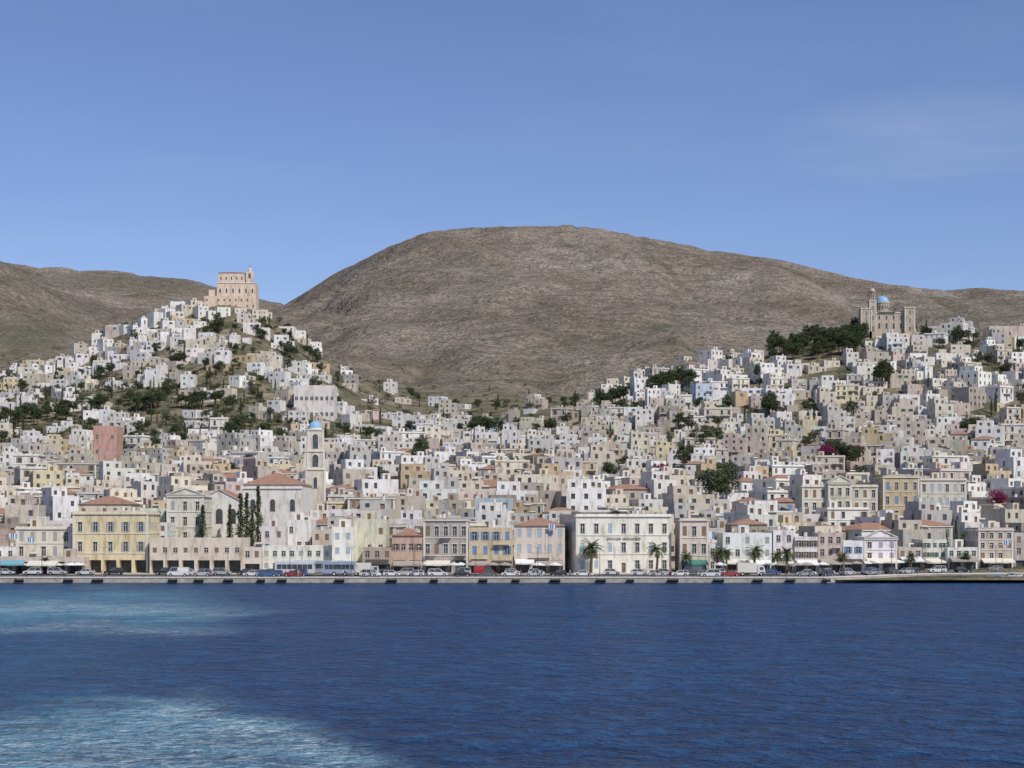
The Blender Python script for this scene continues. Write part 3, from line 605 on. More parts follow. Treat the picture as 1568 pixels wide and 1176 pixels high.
def tree(kind,i):
    rg=random.Random(900+i*13+len(kind)); mb=MB()
    if kind=='pine':
        h=rg.uniform(6,9); top=Vector((rg.uniform(-.6,.6),rg.uniform(-.6,.6),h*.75)); mb.limb((0,0,-1),top*.5,.32,.22,0); mb.limb(top*.5,top,.22,.1,0)
        for k in range(22):
            a=rg.uniform(0,6.28); q=rg.uniform(.3,1); rr=h*.38*(1.1-q*.55)*rg.uniform(.4,1); c=Vector((math.cos(a)*rr,math.sin(a)*rr,h*(.38+.6*q)))
            mb.limb(top*(.4+.5*q),c,.09,.03,0,5); leaves(mb,c,rg.uniform(.9,1.5),70,.5,rg,1,.6)
    elif kind=='broad':
        h=rg.uniform(4,6); top=Vector((0,0,h*.5)); mb.limb((0,0,-1),top,.25,.15,0)
        for k in range(16):
            a=rg.uniform(0,6.28); rr=h*.4*rg.random()**.5; c=Vector((math.cos(a)*rr,math.sin(a)*rr,h*rg.uniform(.45,.95))); mb.limb(top*.9,c,.07,.03,0,5); leaves(mb,c,rg.uniform(.8,1.2),60,.4,rg,1,.8)
    elif kind=='cypress':
        h=9; mb.limb((0,0,-1),(0,0,h*.9),.2,.05,0)
        for k in range(26):
            q=k/26; rr=.95*(1-q)**.6*min(1,q*6+.4); a=rg.uniform(0,6.28); leaves(mb,(math.cos(a)*rr*.35,math.sin(a)*rr*.35,.6+q*h),max(.25,rr),60,.32,rg,1,1.1)
    return mb
TREES={k:[tree(k,i).mesh(k+'_tree',[M_BARK,M_PINE if k!='broad' else M_OLIVE]) for i in range(n)] for k,n in (('pine',5),('broad',4),('cypress',2))}
TREES['boug']=[tree('broad',20).mesh('bougainvillea',[M_BARK,M_BOUG])]
NM={'pine':'pine_tree','broad':'olive_tree','cypress':'cypress_tree','boug':'bougainvillea_bush'}
def ptree(k,px,Y,s=1.,dz=0,py=None):
    x=wx(px,Y); o=bpy.data.objects.new(NM[k],R.choice(TREES[k])); z=H(x,Y) if py is None else wz(py,Y); o.location=(x,Y,z+dz); o.rotation_euler[2]=R.uniform(0,6.28); s*=R.uniform(.85,1.2); o.scale=(s,s,s*R.uniform(.85,1.1)); link(o)
for _ in range(85):
    ptree('pine',R.uniform(1178,1325),R.uniform(915,975),R.uniform(.75,1.15))
GROVES=[(932,922,18,24,7,1.0),(1018,915,24,32,8,1.0),(735,880,11,20,8,1.2),(1350,850,8,12,6,1.4),(1470,945,8,25,6,.8),(1560,930,5,25,6,.8),(40,885,16,40,12,.9),(100,890,10,28,10,.9),(225,900,14,36,10,.9),(310,895,12,30,8,.9),(330,1030,8,14,7,.8),(395,1030,5,12,6,.8),(440,1020,8,20,12,.8),(270,980,7,16,6,.8),(160,990,7,16,6,.8),(1075,740,8,16,8,1.1),(1285,690,11,30,6,1.0),(990,650,5,14,5,1.0),(1600,890,6,20,8,.9),(160,900,8,30,10,.9),(425,790,6,24,8,1.0),(560,850,4,30,8,.9),(840,880,5,24,8,.9),(1480,760,5,14,6,1.0),(1180,820,6,14,6,1.0),(250,780,5,18,6,1.0),(640,760,4,14,6,1.),(1110,640,5,14,7,1.1),(1400,620,4,12,6,1.1)]
for c,Yc,n,sx_,sy_,s in GROVES:
    for _ in range(n): ptree('pine',R.gauss(c,sx_*.5),R.gauss(Yc,sy_*.6),s)
def ingrove(px,Y): return any(((px-c)/sx_)**2+((Y-Yc+6)/(sy_+6))**2<1 for c,Yc,n,sx_,sy_,s in GROVES)
for px,Y in [(352,492),(378,488),(386,489),(395,491),(310,480),(368,486)]: ptree('cypress',px,Y,1.5)
for _ in range(5): ptree(R.choice(['pine','broad']),R.uniform(335,400),R.uniform(460,486),.8)
for px,Y,s in [(1088,560,1.9),(1112,562,1.8),(1100,566,1.7)]: ptree('pine',px,Y,s*.75,dz=3)
for px,Y in [(68,640),(1262,690),(1310,690),(1010,640),(1530,560)]: 
    for _ in range(3): ptree('boug',px+R.uniform(-5,5),Y,1.0,dz=3)
# ---------------------------------------------------------------- generic houses
cub=[];twn=[];tile=[]
for i in range(28):
    rg=random.Random(100+i); mb=MB(); w=rg.uniform(5.5,10); d=rg.uniform(6,9); fl=rg.choice([1,1,2,2]); h=fl*rg.uniform(2.8,3.1)+.4
    block(mb,-w/2,w/2,0,d,0,h,fl,max(1,int(w/3.0)),rg,skip=.3,kinds='wwcs',ww=rg.uniform(.75,1.05),wh=rg.uniform(1.0,1.5),det=False,skirt=5)
    if rg.random()<.7:
        s=rg.choice([-1,1]); w2=rg.uniform(3,5.5); h2=h*rg.uniform(.5,.7) if fl>1 else h*rg.choice([.8,1.6]); off=rg.uniform(.5,3)
        a,b=(-w/2-w2,-w/2-.01) if s<0 else (w/2+.01,w/2+w2)
        block(mb,a,b,off,off+rg.uniform(4,6),0,h2,1,1,rg,skip=.2,det=False,skirt=5)
    cub.append(mb.mesh('cubic_house',bmats(rg.choice(['blue','green','brown','grey','pale','brown']))))
for i in range(36):
    rg=random.Random(300+i); mb=MB(); w=rg.uniform(7,13); d=rg.uniform(8,11); fl=rg.choice([2,2,3]); h=fl*rg.uniform(3.0,3.5)+.5
    t= i%10==0; st=rg.choice(['neo','plain','plain'])
    block(mb,-w/2,w/2,0,d,0,h,fl,max(2,int(w/2.7)),rg,style=st,skip=.15,kinds=rg.choice(['wwcs','wc','wcc','ww']),ww=rg.uniform(.9,1.1),wh=rg.uniform(1.4,1.8),det=False,skirt=5,roof='tile' if t else 'flat',balc=rg.choice([0,0,1,2]))
    if rg.random()<.35 and not t:
        a=-w/2+.3; b=a+w*rg.uniform(.4,.6); block(mb,a,b,2,d-.3,h-.48,h+2.5,1,2,rg,det=False,skirt=0)
    (tile if t else twn).append(mb.mesh('town_house',bmats(rg.choice(['blue','green','brown','grey','pale','brown']))))
def pickcol(ws):
    k=R.choices(list(ws.keys()),list(ws.values()))[0]; c=PAL[k]; f=R.uniform(.82,1.06); return k,tuple(min(.84,x*f*R.uniform(.98,1.02)) for x in c)
W_HILL={'white':52,'offwhite':22,'cream':15,'beige':8,'ochre':2,'pink':2,'grey':4,'yellow':2}
W_TOWN={'white':24,'offwhite':26,'cream':24,'ochre':4,'beige':20,'pink':3,'salmon':1.6,'grey':9,'yellow':5,'blue':1,'red':.7,'stone':5}
W_RIGHT={'white':26,'offwhite':26,'cream':21,'ochre':3,'beige':20,'pink':3,'salmon':1.2,'grey':10,'yellow':3,'blue':1,'stone':6}
def place(x,Y,px,py,gz):
    hill=(px<600 and Y>840)
    if Y<640: me=R.choice(twn+tile) ; sc=R.uniform(.92,1.15)
    elif hill: me=R.choice(cub); sc=R.uniform(.85,1.1)
    elif Y<760: me=R.choice(cub+twn+tile[:2]); sc=R.uniform(.82,1.05)
    else: me=R.choice(cub+cub+twn+tile[:1]); sc=R.uniform(.8,1.05)
    k,c=pickcol(W_HILL if hill else W_TOWN if px<900 else W_RIGHT)
    if px>900 and py<600: k,c=pickcol({'white':34,'offwhite':26,'cream':18,'beige':16,'grey':8,'pink':2,'yellow':2})
    o=bpy.data.objects.new(k+'_house',me); o.color=(*c,1)
    rot=float(fbm(np.array(x),np.array(Y),120,2))*1.1+R.uniform(-.1,.1)
    if hill: rot+=R.uniform(-.35,.35)
    o.location=(x,Y,gz+R.uniform(-.3,.5)); o.rotation_euler[2]=rot; o.scale=(sc*R.uniform(.9,1.2),sc,sc*R.uniform(.9,1.05))
    link(o)
def dens(px,py,Y):
    if px<620:
        if Y>1108: return 0
        if Y>1030 and py>605: return .03
        if px>415 and py<655 and Y>850: return .38 if px<520 else .16
        if 596<py<690: return .30 if px<150 else .17 if py<672 else .45
        if py<=596: return (.68 if 480<py<575 else .56) if px>90 else .56
        return .85
    if px<880:
        if py<640: return .05
        if py<655: return .14
        if py<676: return .38
        return .84
    if Y>985: return 0
    if py<575 and px>1400: return .68
    return .82
Y=457.
nb=0;ntr=0
while Y<1110:
    x=wx(-230,Y)+R.uniform(0,6)
    hillrow=Y>820
    while x<wx(1800,Y):
        px=CX+F*x/Y; yy=Y+R.uniform(-2.5,2.5)
        w=R.uniform(8,13) if not(hillrow) else R.uniform(7.5,11.5)
        xc=x+w/2; gz=H(xc,yy+1.5); py=HY-(gz-CZ)/yy*F
        if not any(a-4<xc<b+4 and c-9<yy<d for a,b,c,d in EXC) and not ingrove(px,yy):
            dn=dens(px,py,yy); sad=(480<px<900 and Y>840)
            if R.random()<dn: place(xc,yy,px,py,gz); nb+=1
            elif dn>.01 and R.random()<(.34 if sad else .72):
                for _ in range(1 if sad else R.choice([1,2,2,3])):
                    ptree(R.choice(['pine','pine','broad','broad','broad','cypress']),CX+F*(xc+R.uniform(-4,4))/yy,yy+R.uniform(-3,3),R.uniform(.55,1.0),dz=0 if hillrow else R.uniform(0,2)); ntr+=1
        x+=w+R.uniform(-.3,1.4)
        if R.random()<.08: x+=R.uniform(2,6)
    Y+=R.uniform(10.5,13.5) if Y<800 else R.uniform(9.5,12)
print('houses',nb,'trees',ntr)
mb=MB(); rg=random.Random(77); cnt=0
while cnt<1800:
    px=rg.uniform(-150,1700); Y=rg.uniform(780,1520); x=wx(px,Y); z=H(x,Y); py=HY-(z-CZ)/Y*F
    p=.0
    if px<620 and Y<1110: p=.8 if 585<py<690 else .5 if px>420 else .4
    elif px<900 and Y<1450: p=.28
    elif Y>970: p=.14
    if fbm(np.array(x),np.array(Y),45,2)<-.05: p*=.25
    if rg.random()>p: continue
    cnt+=1; r=rg.uniform(.7,1.6)
    for k in range(3): leaves(mb,(x+rg.gauss(0,r*.5),Y+rg.gauss(0,r*.5),z+r*.45),r*.7,16,r*.55,rg,0,.8)
mb.obj('hillside_scrub',[M_OLIVE])
def palm_mesh(i):
    rg=random.Random(50+i); mb=MB(); h=rg.uniform(4.6,5.8); pts=[Vector((.15*math.sin(k*.5+i),.1*k/6,h*k/8)) for k in range(9)]
    for k in range(8): mb.limb(pts[k],pts[k+1],.34-.012*k+.04,.34-.012*k-.02,0,9)
    T=pts[-1]; mb.limb(T-Vector((0,0,.3)),T+Vector((0,0,.4)),.5,.3,0,9)
    for f in range(52):
        az=rg.uniform(0,6.28); el=rg.uniform(-.55,1.25); L=rg.uniform(2.3,3.2); p=T+Vector((0,0,.3)); d=Vector((math.cos(az)*math.cos(el),math.sin(az)*math.cos(el),math.sin(el)))
        sd=Vector((-math.sin(az),math.cos(az),0)); n=9; q=p.copy()
        for k in range(n):
            nx=q+d*(L/n); mb.poly([q-sd*.03,q+sd*.03,nx+sd*.02,nx-sd*.02],1)
            ll=.62*(1-abs(k/n-.4)*.9)
            for s in(-1,1):
                for e in (0,.5):
                    b=q+(nx-q)*e; tip=b+sd*s*ll+d*ll*.55+Vector((0,0,-.18)); mb.poly([b,b+d*.13,tip],1)
            q=nx; d=(d+Vector((0,0,-.17))).normalized()
    return mb.mesh('palm',[M_BARK,M_PALM])
PM=[palm_mesh(i) for i in range(3)]
for px,d,s in [(905,27,1.15),(1006,27,.95),(1050,27,.75),(1098,26,.85),(1112,26,.8),(1155,26,.95),(1205,26,.9),(1190,26,.7),(1290,26,.7),(1395,25,.7),(70,24,.6),(1478,24,.7)]:
    x=wx(px,427); Yp=ye(x)+d; o=bpy.data.objects.new('palm_tree',PM[R.randrange(3)]); o.location=(wx(px,Yp),Yp,1.38); o.scale=(s,s,s); o.rotation_euler[2]=R.uniform(0,6); link(o)
# ---------------------------------------------------------------- vehicles
def carpaint():
    m,nt,b=newmat('car_paint'); oi=nd(nt,'ShaderNodeObjectInfo'); g=nd(nt,'ShaderNodeNewGeometry'); f=noise(nt,g.outputs['Position'],1.5,3)
    c=mix(nt,1,oi.outputs['Color'],ramp(nt,f,[(.3,(.85,.85,.85)),(.7,(1,1,1))]),'MULTIPLY'); nt.links.new(c,b.inputs['Base Color']); b.inputs['Roughness'].default_value=.3; b.inputs['Coat Weight'].default_value=.5; return m
M_CAR=carpaint(); M_LAMP=simple('lamp_lens',(.6,.58,.52),.2,.1); M_RED=simple('tail_lamp',(.35,.02,.02),.3,.1); M_HUB=simple('wheel_hub',(.4,.4,.41),.4,.1)
def ext(mb,prof,y0,y1,m):
    n=len(prof); mb.poly([(x,y0,z) for x,z in prof],m); mb.poly([(x,y1,z) for x,z in prof[::-1]],m)
    for k in range(n):
        a,b=prof[k],prof[(k+1)%n]; mb.poly([(a[0],y1,a[1]),(b[0],y1,b[1]),(b[0],y0,b[1]),(a[0],y0,a[1])][::-1],m)
def car_mesh(kind):
    mb=MB()
    L={'hatch':3.9,'sedan':4.4,'van':4.9,'suv':4.4}[kind]; a=L/2
    zt={'hatch':1.45,'sedan':1.42,'van':2.1,'suv':1.72}[kind]; zw={'hatch':.9,'sedan':.88,'van':1.15,'suv':1.0}[kind]
    hood={'hatch':a-.95,'sedan':a-1.15,'van':a-.55,'suv':a-1.05}[kind]; tail={'hatch':-a+.05,'sedan':-a+.85,'van':-a+.03,'suv':-a+.05}[kind]
    body=[(-a+.12,.3),(a-.12,.3),(a,.42),(a-.03,.68),(a-.2,zw-.14),(hood,zw),(tail,zw),(-a+.02,zw-.04),(-a,.45)]
    ext(mb,body,-.84,.84,0)
    rf=hood-.75 if kind!='van' else hood-.55; rb=tail+(.3 if kind in('hatch','suv') else .55 if kind=='sedan' else .06)
    B=[(tail,-.8,zw+.002),(hood,-.8,zw+.002),(hood,.8,zw+.002),(tail,.8,zw+.002)]; Tt=[(rb,-.64,zt-.06),(rf,-.64,zt-.06),(rf,.64,zt-.06),(rb,.64,zt-.06)]
    for k in range(4):
        mb.poly([B[k],B[(k+1)%4],Tt[(k+1)%4],Tt[k]],0 if (kind=='van' and k==3) else 1)
    mb.box(rb-.03,rf+.04,-.67,.67,zt-.055,zt,0)
    for s in(-1,1):
        for t in (0,.45,1) if kind!='van' else (0,.3,.62,1):
            xb=tail+(hood-tail)*t; xt=rb+(rf-rb)*t
            mb.limb((xb,.80*s,zw),(xt,.65*s,zt-.05),.05,.045,0,4)
        if kind=='van': mb.poly([(tail+.05,s*.806,zw+.02),(0,s*.806,zw+.02),(0,s*.66,zt-.08),(rb+.05,s*.66,zt-.08)][::s],0)
        for xw in (-a+.78,a-.8):
            mb.limb((xw,s*.62,.32),(xw,s*.86,.32),.33,.33,2,16); mb.limb((xw,s*.86,.32),(xw,s*.875,.32),.19,.17,3,10)
            mb.limb((xw,s*.80,.34),(xw,s*.845,.34),.40,.40,2,16)
        mb.box(hood-.45,hood-.3,min(s*.85,s*1.0),max(s*.85,s*1.0),zw+.02,zw+.16,0)
        mb.box(a-.12,a-.0,min(s*.45,s*.78),max(s*.45,s*.78),.56,.70,4); mb.box(-a-.02,-a+.1,min(s*.55,s*.8),max(s*.55,s*.8),.6,.8,5)
    return mb.mesh(kind+'_car',[M_CAR,M_GLASS,M_RUB,M_HUB,M_LAMP,M_RED])
CM={k:car_mesh(k) for k in('hatch','sedan','van','suv')}
CC=[(.7,.7,.7),(.7,.7,.7),(.65,.66,.66),(.42,.43,.45),(.3,.31,.33),(.03,.03,.035),(.05,.06,.1),(.4,.03,.03),(.05,.12,.3),(.5,.47,.4),(.12,.13,.14),(.5,.5,.5),(.66,.66,.66)]
def car(px,d,kind=None,col=None,flip=None,rj=.03):
    x=wx(px,400+d); kind=kind or R.choices(['hatch','sedan','suv','van'],[5,3,3,1.2])[0]
    x=wx(px,ye(x)+d); o=bpy.data.objects.new('parked_car' if kind!='van' else 'parked_van',CM[kind]); o.color=(*(col or R.choice(CC)),1)
    sl=math.atan2(ye(x+1)-ye(x-1),2); o.location=(x,ye(x)+d,1.285); o.rotation_euler[2]=sl+(math.pi if (flip if flip is not None else R.random()<.5) else 0)+R.uniform(-rj,rj); link(o)
px=235
while px<1560:
    dense=.9 if 560<px<730 or 800<px<930 or 1080<px<1440 else .45
    if R.random()<dense: car(px,8.6)
    px+=R.uniform(33,40)
px=10
while px<1570:
    if R.random()<.62 and not 440<px<545: car(px,20.6)
    px+=R.uniform(34,46)
for px in (340,620,980,1235): car(px,16.5)
for px in (402,440,560,700,1080,1330,1385): car(px+8,5.0,rj=.5)
def bus(px,d,col,L=11.5):
    mb=MB(); a=L/2; z0,z1=.35,3.3
    for si,(T,w) in enumerate(sides(-a,a,-1.25,1.25)):
        ops=[]
        if si in(0,2):
            n=7
            for k in range(n): ops.append((.4+k*(w-.8)/n+.04,.4+(k+1)*(w-.8)/n-.04,1.55,2.65,'lit'))
        else: ops.append((.15,w-.15,1.2 if si==1 else 1.8,2.8,'lit'))
        facade(mb,T,w,z0,z1,ops,det=False)
        mb.tb(T,0.01,w-.01,0,.03,.42,.62,METAL)
    mb.poly([(-a,-1.25,z1),(a,-1.25,z1),(a-.15,-1.0,z1+.12),(-a+.15,-1.0,z1+.12)],0); mb.poly([(-a+.15,-1.0,z1+.12),(a-.15,-1.0,z1+.12),(a-.15,1.0,z1+.12),(-a+.15,1.0,z1+.12)],0); mb.poly([(a,1.25,z1),(-a,1.25,z1),(-a+.15,1,z1+.12),(a-.15,1,z1+.12)],0)
    mb.poly([(a,-1.25,z1),(a,1.25,z1),(a-.15,1,z1+.12),(a-.15,-1,z1+.12)],0); mb.poly([(-a,1.25,z1),(-a,-1.25,z1),(-a+.15,-1,z1+.12),(-a+.15,1,z1+.12)],0)
    mb.poly([(-a,1.25,z0),(a,1.25,z0),(a,-1.25,z0),(-a,-1.25,z0)],METAL)
    for xw in(-a+2.6,a-2.4):
        for s in(-1,1): mb.limb((xw,s*1.0,.5),(xw,s*1.28,.5),.5,.5,8,18); mb.limb((xw,s*1.28,.5),(xw,s*1.3,.5),.26,.24,TRIM,10)
    for s in(-1,1): mb.limb((a-.1,s*1.25,2.7),(a+.35,s*1.45,2.5),.03,.03,METAL,5); mb.box(a+.3,a+.4,s*1.45-.1,s*1.45+.1,2.0,2.5,METAL); mb.box(a,a+.03,s*.9-.18,s*.9+.18,.7,.9,TRIM)
    mb.box(-1.8,-.2,-1.0,1.0,z1+.122,z1+.34,TRIM)
    m=bmats(); m[0]=M_CAR; m.append(M_RUB); x=wx(px,400+d); mb.obj('coach_bus',m,(x,400+d,1.285),0,col)
bus(488,17.5,(.34,.38,.42)); bus(452,12.5,(.62,.64,.66),9); bus(520,11,(.30,.36,.45),7.5)
def truck(px,d,col):
    mb=MB(); mb.box(-3.2,1.2,-1.1,1.1,.8,3.0,1); ext(mb,[(1.35,.5),(3.1,.5),(3.15,1.3),(2.85,2.25),(1.35,2.3)],-1.05,1.05,0)
    mb.box(-3.2,3.0,-.5,.5,.5,.78,2); mb.poly([(3.17,-.9,1.35),(3.17,.9,1.35),(2.9,.9,2.15),(2.9,-.9,2.15)],3)
    for s in(-1,1): mb.box(1.9,2.7,s*1.055-.004,s*1.055+.004,1.35,2.05,3)
    for xw in(-2.1,2.2):
        for s in(-1,1): mb.limb((xw,s*.8,.45),(xw,s*1.1,.45),.45,.45,4,16); mb.limb((xw,s*1.1,.45),(xw,s*1.12,.45),.22,.2,1,10)
    mb.obj('delivery_truck',[M_CAR,M_TRIM,M_METAL,M_GLASS,M_RUB],(wx(px,400+d),ye(wx(px,400+d))+d,1.285),0,col)
truck(560,12,(.6,.6,.6)); truck(1150,12,(.65,.65,.65))
# ---------------------------------------------------------------- awnings, umbrellas
AW={n:simple('canvas_'+n,c,.9,.1) for n,c in (('cream',(.66,.62,.52)),('white',(.72,.72,.70)),('dark',(.07,.06,.055)),('blue',(.10,.20,.38)),('green',(.07,.22,.17)),('red',(.35,.05,.04)),('teal',(.16,.36,.42)),('taupe',(.35,.31,.26)))}
def awning(px0,px1,c,h=3.1,d=3.2,off=30):
    Y0=ye(wx((px0+px1)/2,430))+off; x0,x1=wx(px0,Y0),wx(px1,Y0); w=x1-x0; mb=MB(); n=max(2,int(w/1.5))
    for k in range(n):
        a=-w/2+w*k/n; b=-w/2+w*(k+1)/n; z=.06*(k%2)
        mb.poly([(a,-d,h-.9),(b,-d,h-.9),(b,-.12,h),(a,-.12,h)],0); mb.poly([(a,-d,h-1.2-z),(b,-d,h-1.2-z),(b,-d,h-.9),(a,-d,h-.9)],0)
    mb.poly([(-w/2,-d,h-.92),(-w/2,-.12,h),(-w/2,-.12,h-.3),(-w/2,-d,h-1.2)],0)
    for k in range(n//2+1):
        a=-w/2+.1+(w-.2)*k/(n//2); mb.limb((a,-d+.1,0),(a,-d+.1,h-.95),.05,.05,1,6)
    for k in range(int(w/2.0)):
        a=-w/2+1+k*2.0; mb.limb((a,-1.6,0),(a,-1.6,.72),.04,.04,1,5); mb.limb((a,-1.6,.72),(a,-1.6,.76),.4,.4,2,10)
        for s in(-1,1): mb.box(a+s*.7-.2,a+s*.7+.2,-1.8,-1.4,.42,.46,2); mb.box(a+s*.9-.02,a+s*.9+.02,-1.8,-1.4,.46,.9,2); mb.limb((a+s*.7,-1.6,0),(a+s*.7,-1.6,.42),.1,.05,1,4)
    mb.obj('cafe_awning',[AW[c],M_METAL,M_DOOR],((x0+x1)/2,Y0,1.40))
for a in [(4,40,'teal',23),(45,90,'cream',23),(560,596,'dark',30),(603,645,'taupe',30),(652,690,'cream',30),(722,752,'taupe',30),(754,784,'dark',30),(789,818,'white',31),(820,862,'taupe',31),(1044,1082,'green',31),(1108,1145,'cream',31),(1147,1180,'white',31),(1186,1214,'cream',31),(1219,1250,'white',30),(1255,1288,'taupe',30),(1293,1320,'dark',30),(1326,1372,'cream',29),(1378,1410,'white',29),(1416,1448,'cream',30),(1453,1495,'taupe',26),(1502,1550,'cream',28)]:
    awning(a[0],a[1],a[2],off=a[3],d=R.uniform(2.4,4.2),h=R.uniform(2.9,3.4))
def umb(c):
    mb=MB(); mb.limb((0,0,0),(0,0,2.7),.04,.04,1,6); r=1.7
    for k in range(8):
        a=k*math.pi/4; b=(k+1)*math.pi/4; A=(r*math.cos(a),r*math.sin(a),2.2);B=(r*math.cos(b),r*math.sin(b),2.2); mb.poly([A,B,(0,0,2.75)],0); mb.poly([(A[0],A[1],2.02),(B[0],B[1],2.02),B,A],0)
    return mb.mesh('umbrella',[AW[c],M_METAL])
UM=[umb(c) for c in('cream','white','taupe')]
for _ in range(46):
    px=R.choice([R.uniform(590,870),R.uniform(1090,1460),R.uniform(1090,1460),R.uniform(20,130)]); x=wx(px,425); o=bpy.data.objects.new('cafe_umbrella',R.choice(UM)); o.location=(x,ye(x)+R.uniform(23.2,25.2),1.4); o.rotation_euler[2]=R.random(); link(o)
def lamp_mesh():
    mb=MB(); mb.limb((0,0,0),(0,0,.8),.14,.11,0,10); mb.limb((0,0,.8),(0,0,6.6),.075,.05,0,8)
    for s in(-1,1):
        mb.limb((0,0,6.4),(s*.7,0,6.9),.035,.03,0,6); mb.limb((s*.7,0,6.9),(s*1.1,0,6.85),.03,.03,0,6); mb.box(s*1.15-.28,s*1.15+.28,-.12,.12,6.75,6.9,1)
    return mb.mesh('lamp',[M_METAL,M_TRIM])
LM=lamp_mesh()
for px in range(-40,1640,96):
    x=wx(px,402); o=bpy.data.objects.new('street_lamp',LM); o.location=(x,ye(x)+6.6,1.28); link(o)
mb=MB(); mb.limb((0,0,0),(0,0,.35),.16,.13,0,10); mb.limb((0,0,.35),(0,0,.5),.24,.22,0,10); bm_=mb.mesh('bollard',[M_METAL])
for px in range(-20,1620,60):
    x=wx(px,401); o=bpy.data.objects.new('mooring_bollard',bm_); o.location=(x,ye(x)+1.3,1.28); link(o)
def flag(px,Y,z,h,c):
    mb=MB(); mb.limb((0,0,0),(0,0,h),.05,.03,0,6)
    for k in range(6):
        a=k*.3; b=a+.3; ya=.12*math.sin(k*1.2); yb=.12*math.sin((k+1)*1.2); mb.poly([(a,ya,h-1.3-a*.15),(b,yb,h-1.3-b*.15),(b,yb,h-.1-b*.15),(a,ya,h-.1-a*.15)],1 if k%2 else 2)
    mb.obj('flagpole',[M_METAL,AW[c],AW['white']],(wx(px,Y),Y,z))
flag(14,428,5.2,6,'blue'); flag(40,428,5.2,5,'blue'); flag(840,430,1.4,12,'blue'); flag(1535,450,1.3,8,'blue')
def boat(px,Y,L,col,cabin=True,rot=0):
    mb=MB(); st=[(-.5,.8,.9),(-.3,1,.85),(0,1,.85),(.25,.82,.95),(.42,.4,1.1),(.5,.03,1.25)]; B=L*.16; rows=[]
    for t,wd,zt in st: rows.append([(t*L,-B*wd,zt),(t*L*.97,-B*wd*.75,.2),(t*L*.95,0,-.3),(t*L*.97,B*wd*.75,.2),(t*L,B*wd,zt)])
    for a,b in zip(rows[:-1],rows[1:]):
        for k in range(4): mb.poly([a[k],a[k+1],b[k+1],b[k]],0)
        mb.poly([(a[0][0],a[0][1]*.9,a[0][2]-.15),(b[0][0],b[0][1]*.9,b[0][2]-.15),(b[4][0],b[4][1]*.9,b[4][2]-.15),(a[4][0],a[4][1]*.9,a[4][2]-.15)],1)
    mb.poly(rows[0][::-1],0)
    if cabin:
        c=B*.55; mb.box(-.12*L,.14*L,-c,c,.75,1.5,0); mb.poly([(.145*L,-c*.9,.9),(.145*L,c*.9,.9),(.142*L,c*.9,1.4),(.142*L,-c*.9,1.4)],2)
        for s in(-1,1): mb.box(-.1*L,.12*L,s*c-.01,s*c+.01,1.05,1.4,2)
        mb.box(-.14*L,.17*L,-c-.1,c+.1,1.5,1.58,0); mb.limb((-.05*L,0,1.58),(-.05*L,0,3),.03,.02,2,5)
    mb.obj('small_motor_boat',[M_CAR,M_DOOR,M_GLASS],(wx(px,Y),Y,.05),rot,col)
boat(1548,424,5.5,(.7,.7,.7)); boat(1520,425,4.5,(.1,.25,.45),False,.3); boat(1600,425,6,(.65,.65,.62))
# ---------------------------------------------------------------- people
def person_mat(name,sh,tr):
    m,nt,b=newmat(name); tc=nd(nt,'ShaderNodeTexCoord'); s=nd(nt,'ShaderNodeSeparateXYZ'); nt.links.new(tc.outputs['Object'],s.inputs[0])
    n=nd(nt,'ShaderNodeValToRGB'); n.color_ramp.interpolation='CONSTANT'; e=n.color_ramp.elements
    st=[(0,(.03,.03,.03)),(.04,tr),(.53,sh),(.81,(.45,.27,.19)),(.95,(.04,.025,.015))]
    while len(e)<len(st): e.new(.5)
    for k,(p,c) in enumerate(st): e[k].position=p; e[k].color=(*c,1)
    nt.links.new(mth(nt,'MULTIPLY',s.outputs[2],1/1.78),n.inputs['Fac']); nt.links.new(n.outputs[0],b.inputs['Base Color']); b.inputs['Roughness'].default_value=.8; return m
def person(i,x,y,rot):
    st=.14*(1 if i%2 else -1)
    J={'pel':((0,0,.95),.15),'ch':((0,0,1.25),.17),'nk':((0,0,1.47),.06),'hd':((0.01,0,1.60),.095),'ht':((0.01,0,1.70),.085),
     'hl':((0,.1,.88),.095),'kl':((st,.1,.5),.065),'al':((st*.7,.1,.1),.045),'tl':((st*.7+.16,.1,.04),.035),
     'hr':((0,-.1,.88),.095),'kr':((-st*.3,-.1,.5),.065),'ar':((-st*1.4,-.1,.1),.045),'tr':((-st*1.4+.16,-.1,.04),.035),
     'sl':((0,.19,1.40),.06),'el':((-st*.4,.24,1.13),.045),'wl':((st*.2,.24,.88),.032),'fl':((st*.3,.24,.78),.03),
     'sr':((0,-.19,1.40),.06),'er':((st*.4,-.24,1.13),.045),'wr':((st*.9,-.24,.88),.032),'fr':((st*1.0,-.24,.78),.03)}
    K=list(J); E=[('pel','ch'),('ch','nk'),('nk','hd'),('hd','ht'),('pel','hl'),('hl','kl'),('kl','al'),('al','tl'),('pel','hr'),('hr','kr'),('kr','ar'),('ar','tr'),('ch','sl'),('sl','el'),('el','wl'),('wl','fl'),('ch','sr'),('sr','er'),('er','wr'),('wr','fr')]
    me=bpy.data.meshes.new('person'); me.from_pydata([J[k][0] for k in K],[(K.index(a),K.index(b)) for a,b in E],[])
    o=bpy.data.objects.new('person_walking',me); link(o); md=o.modifiers.new('Skin','SKIN')
    for k,v in enumerate(me.skin_vertices[0].data): r=J[K[k]][1]; v.radius=(r,r*(1.0)); v.use_root=(k==0)
    s=o.modifiers.new('Sub','SUBSURF'); s.levels=1; s.render_levels=1
    me.materials.append(person_mat('clothes',R.choice([(.6,.6,.6),(.4,.05,.05),(.05,.1,.3),(.5,.45,.3),(.03,.03,.03)]),R.choice([(.05,.07,.15),(.3,.27,.2),(.03,.03,.03)])))
    o.location=(x,y,1.285); o.rotation_euler[2]=rot
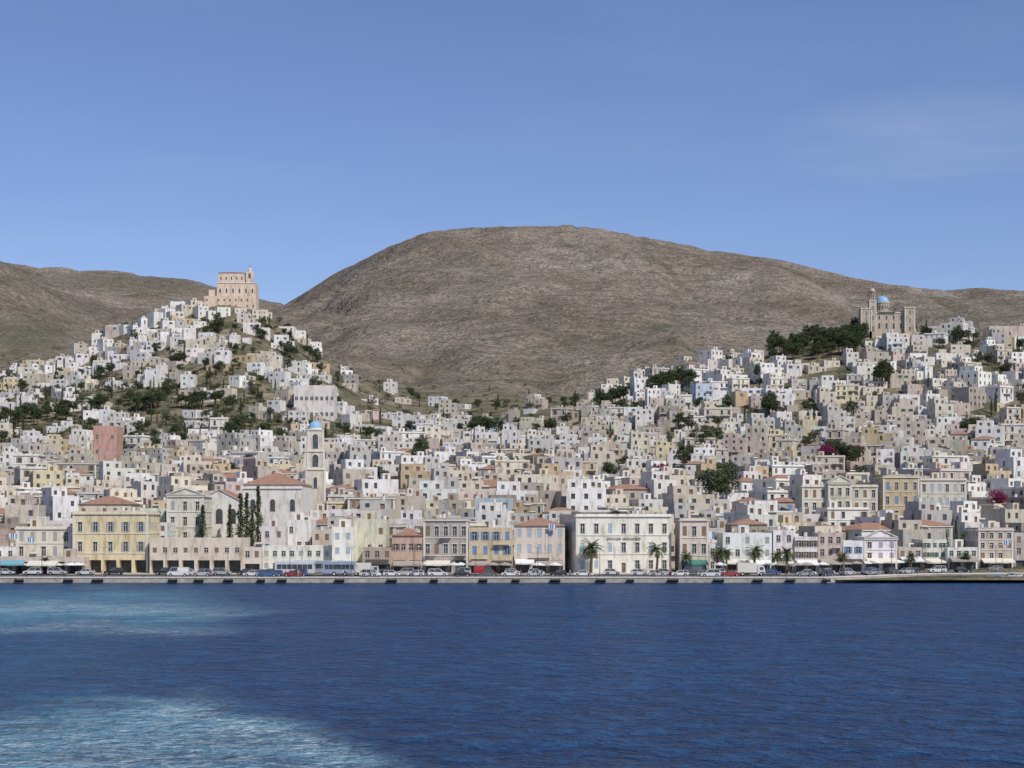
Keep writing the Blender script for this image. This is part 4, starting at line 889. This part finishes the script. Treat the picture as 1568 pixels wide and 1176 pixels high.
for i in range(16):
    px=R.uniform(120,1380); x=wx(px,403); person(i,x,ye(x)+R.uniform(2.0,5.5),R.choice([0,math.pi])+R.uniform(-.3,.3))
# ---------------------------------------------------------------- world, sun, camera
EL=math.radians(48); AZ=math.radians(142)
w=bpy.data.worlds.new('World'); scene.world=w; w.use_nodes=True; nt=w.node_tree
bg=nt.nodes['Background']; sk=nt.nodes.new('ShaderNodeTexSky'); sk.sky_type='NISHITA'; sk.sun_disc=False; sk.sun_elevation=EL; sk.sun_rotation=AZ
sk.altitude=1500; sk.air_density=1.0; sk.dust_density=.5; sk.ozone_density=4.5
tc=nd(nt,'ShaderNodeTexCoord'); mp=nd(nt,'ShaderNodeMapping'); mp.inputs['Scale'].default_value=(2.2,2.2,11); nt.links.new(tc.outputs['Generated'],mp.inputs['Vector'])
cn=noise(nt,mp.outputs[0],1.6,5,.55,.6)
sp=nd(nt,'ShaderNodeVectorMath',operation='SUBTRACT'); nt.links.new(tc.outputs['Generated'],sp.inputs[0]); sp.inputs[1].default_value=(.225,.953,.203)
sm2=nd(nt,'ShaderNodeVectorMath',operation='MULTIPLY'); nt.links.new(sp.outputs[0],sm2.inputs[0]); sm2.inputs[1].default_value=(10,10,36)
ln=nd(nt,'ShaderNodeVectorMath',operation='LENGTH'); nt.links.new(sm2.outputs[0],ln.inputs[0])
cf=mth(nt,'MULTIPLY',mapr(nt,ln.outputs['Value'],1,0,0,.24),mapr(nt,cn,.3,.65))
cf2=mth(nt,'ADD',cf,mth(nt,'MULTIPLY',mapr(nt,cn,.45,.8),.05))
tint=mix(nt,1,sk.outputs[0],(1.09,1.0,1.12),'MULTIPLY')
c=mix(nt,cf2,tint,(7.5,8,9)); nt.links.new(c,bg.inputs['Color']); bg.inputs['Strength'].default_value=.1
L=bpy.data.lights.new('sun','SUN'); L.energy=3.95; L.angle=math.radians(.5); L.color=(1,.95,.88); so=link(bpy.data.objects.new('sun',L))
d=Vector((math.sin(AZ)*math.cos(EL),math.cos(AZ)*math.cos(EL),math.sin(EL))); so.rotation_euler=d.to_track_quat('Z','Y').to_euler()
cam=bpy.data.cameras.new('camera'); cam.lens=36*F/1568; cam.sensor_width=36; cam.clip_end=20000; cam.clip_start=1; cam.shift_y=209/1568
co=link(bpy.data.objects.new('camera',cam)); co.location=(0,0,CZ); co.rotation_euler=(math.pi/2,0,0); scene.camera=co
scene.view_settings.view_transform='Standard'; scene.view_settings.look='None'; scene.view_settings.exposure=0
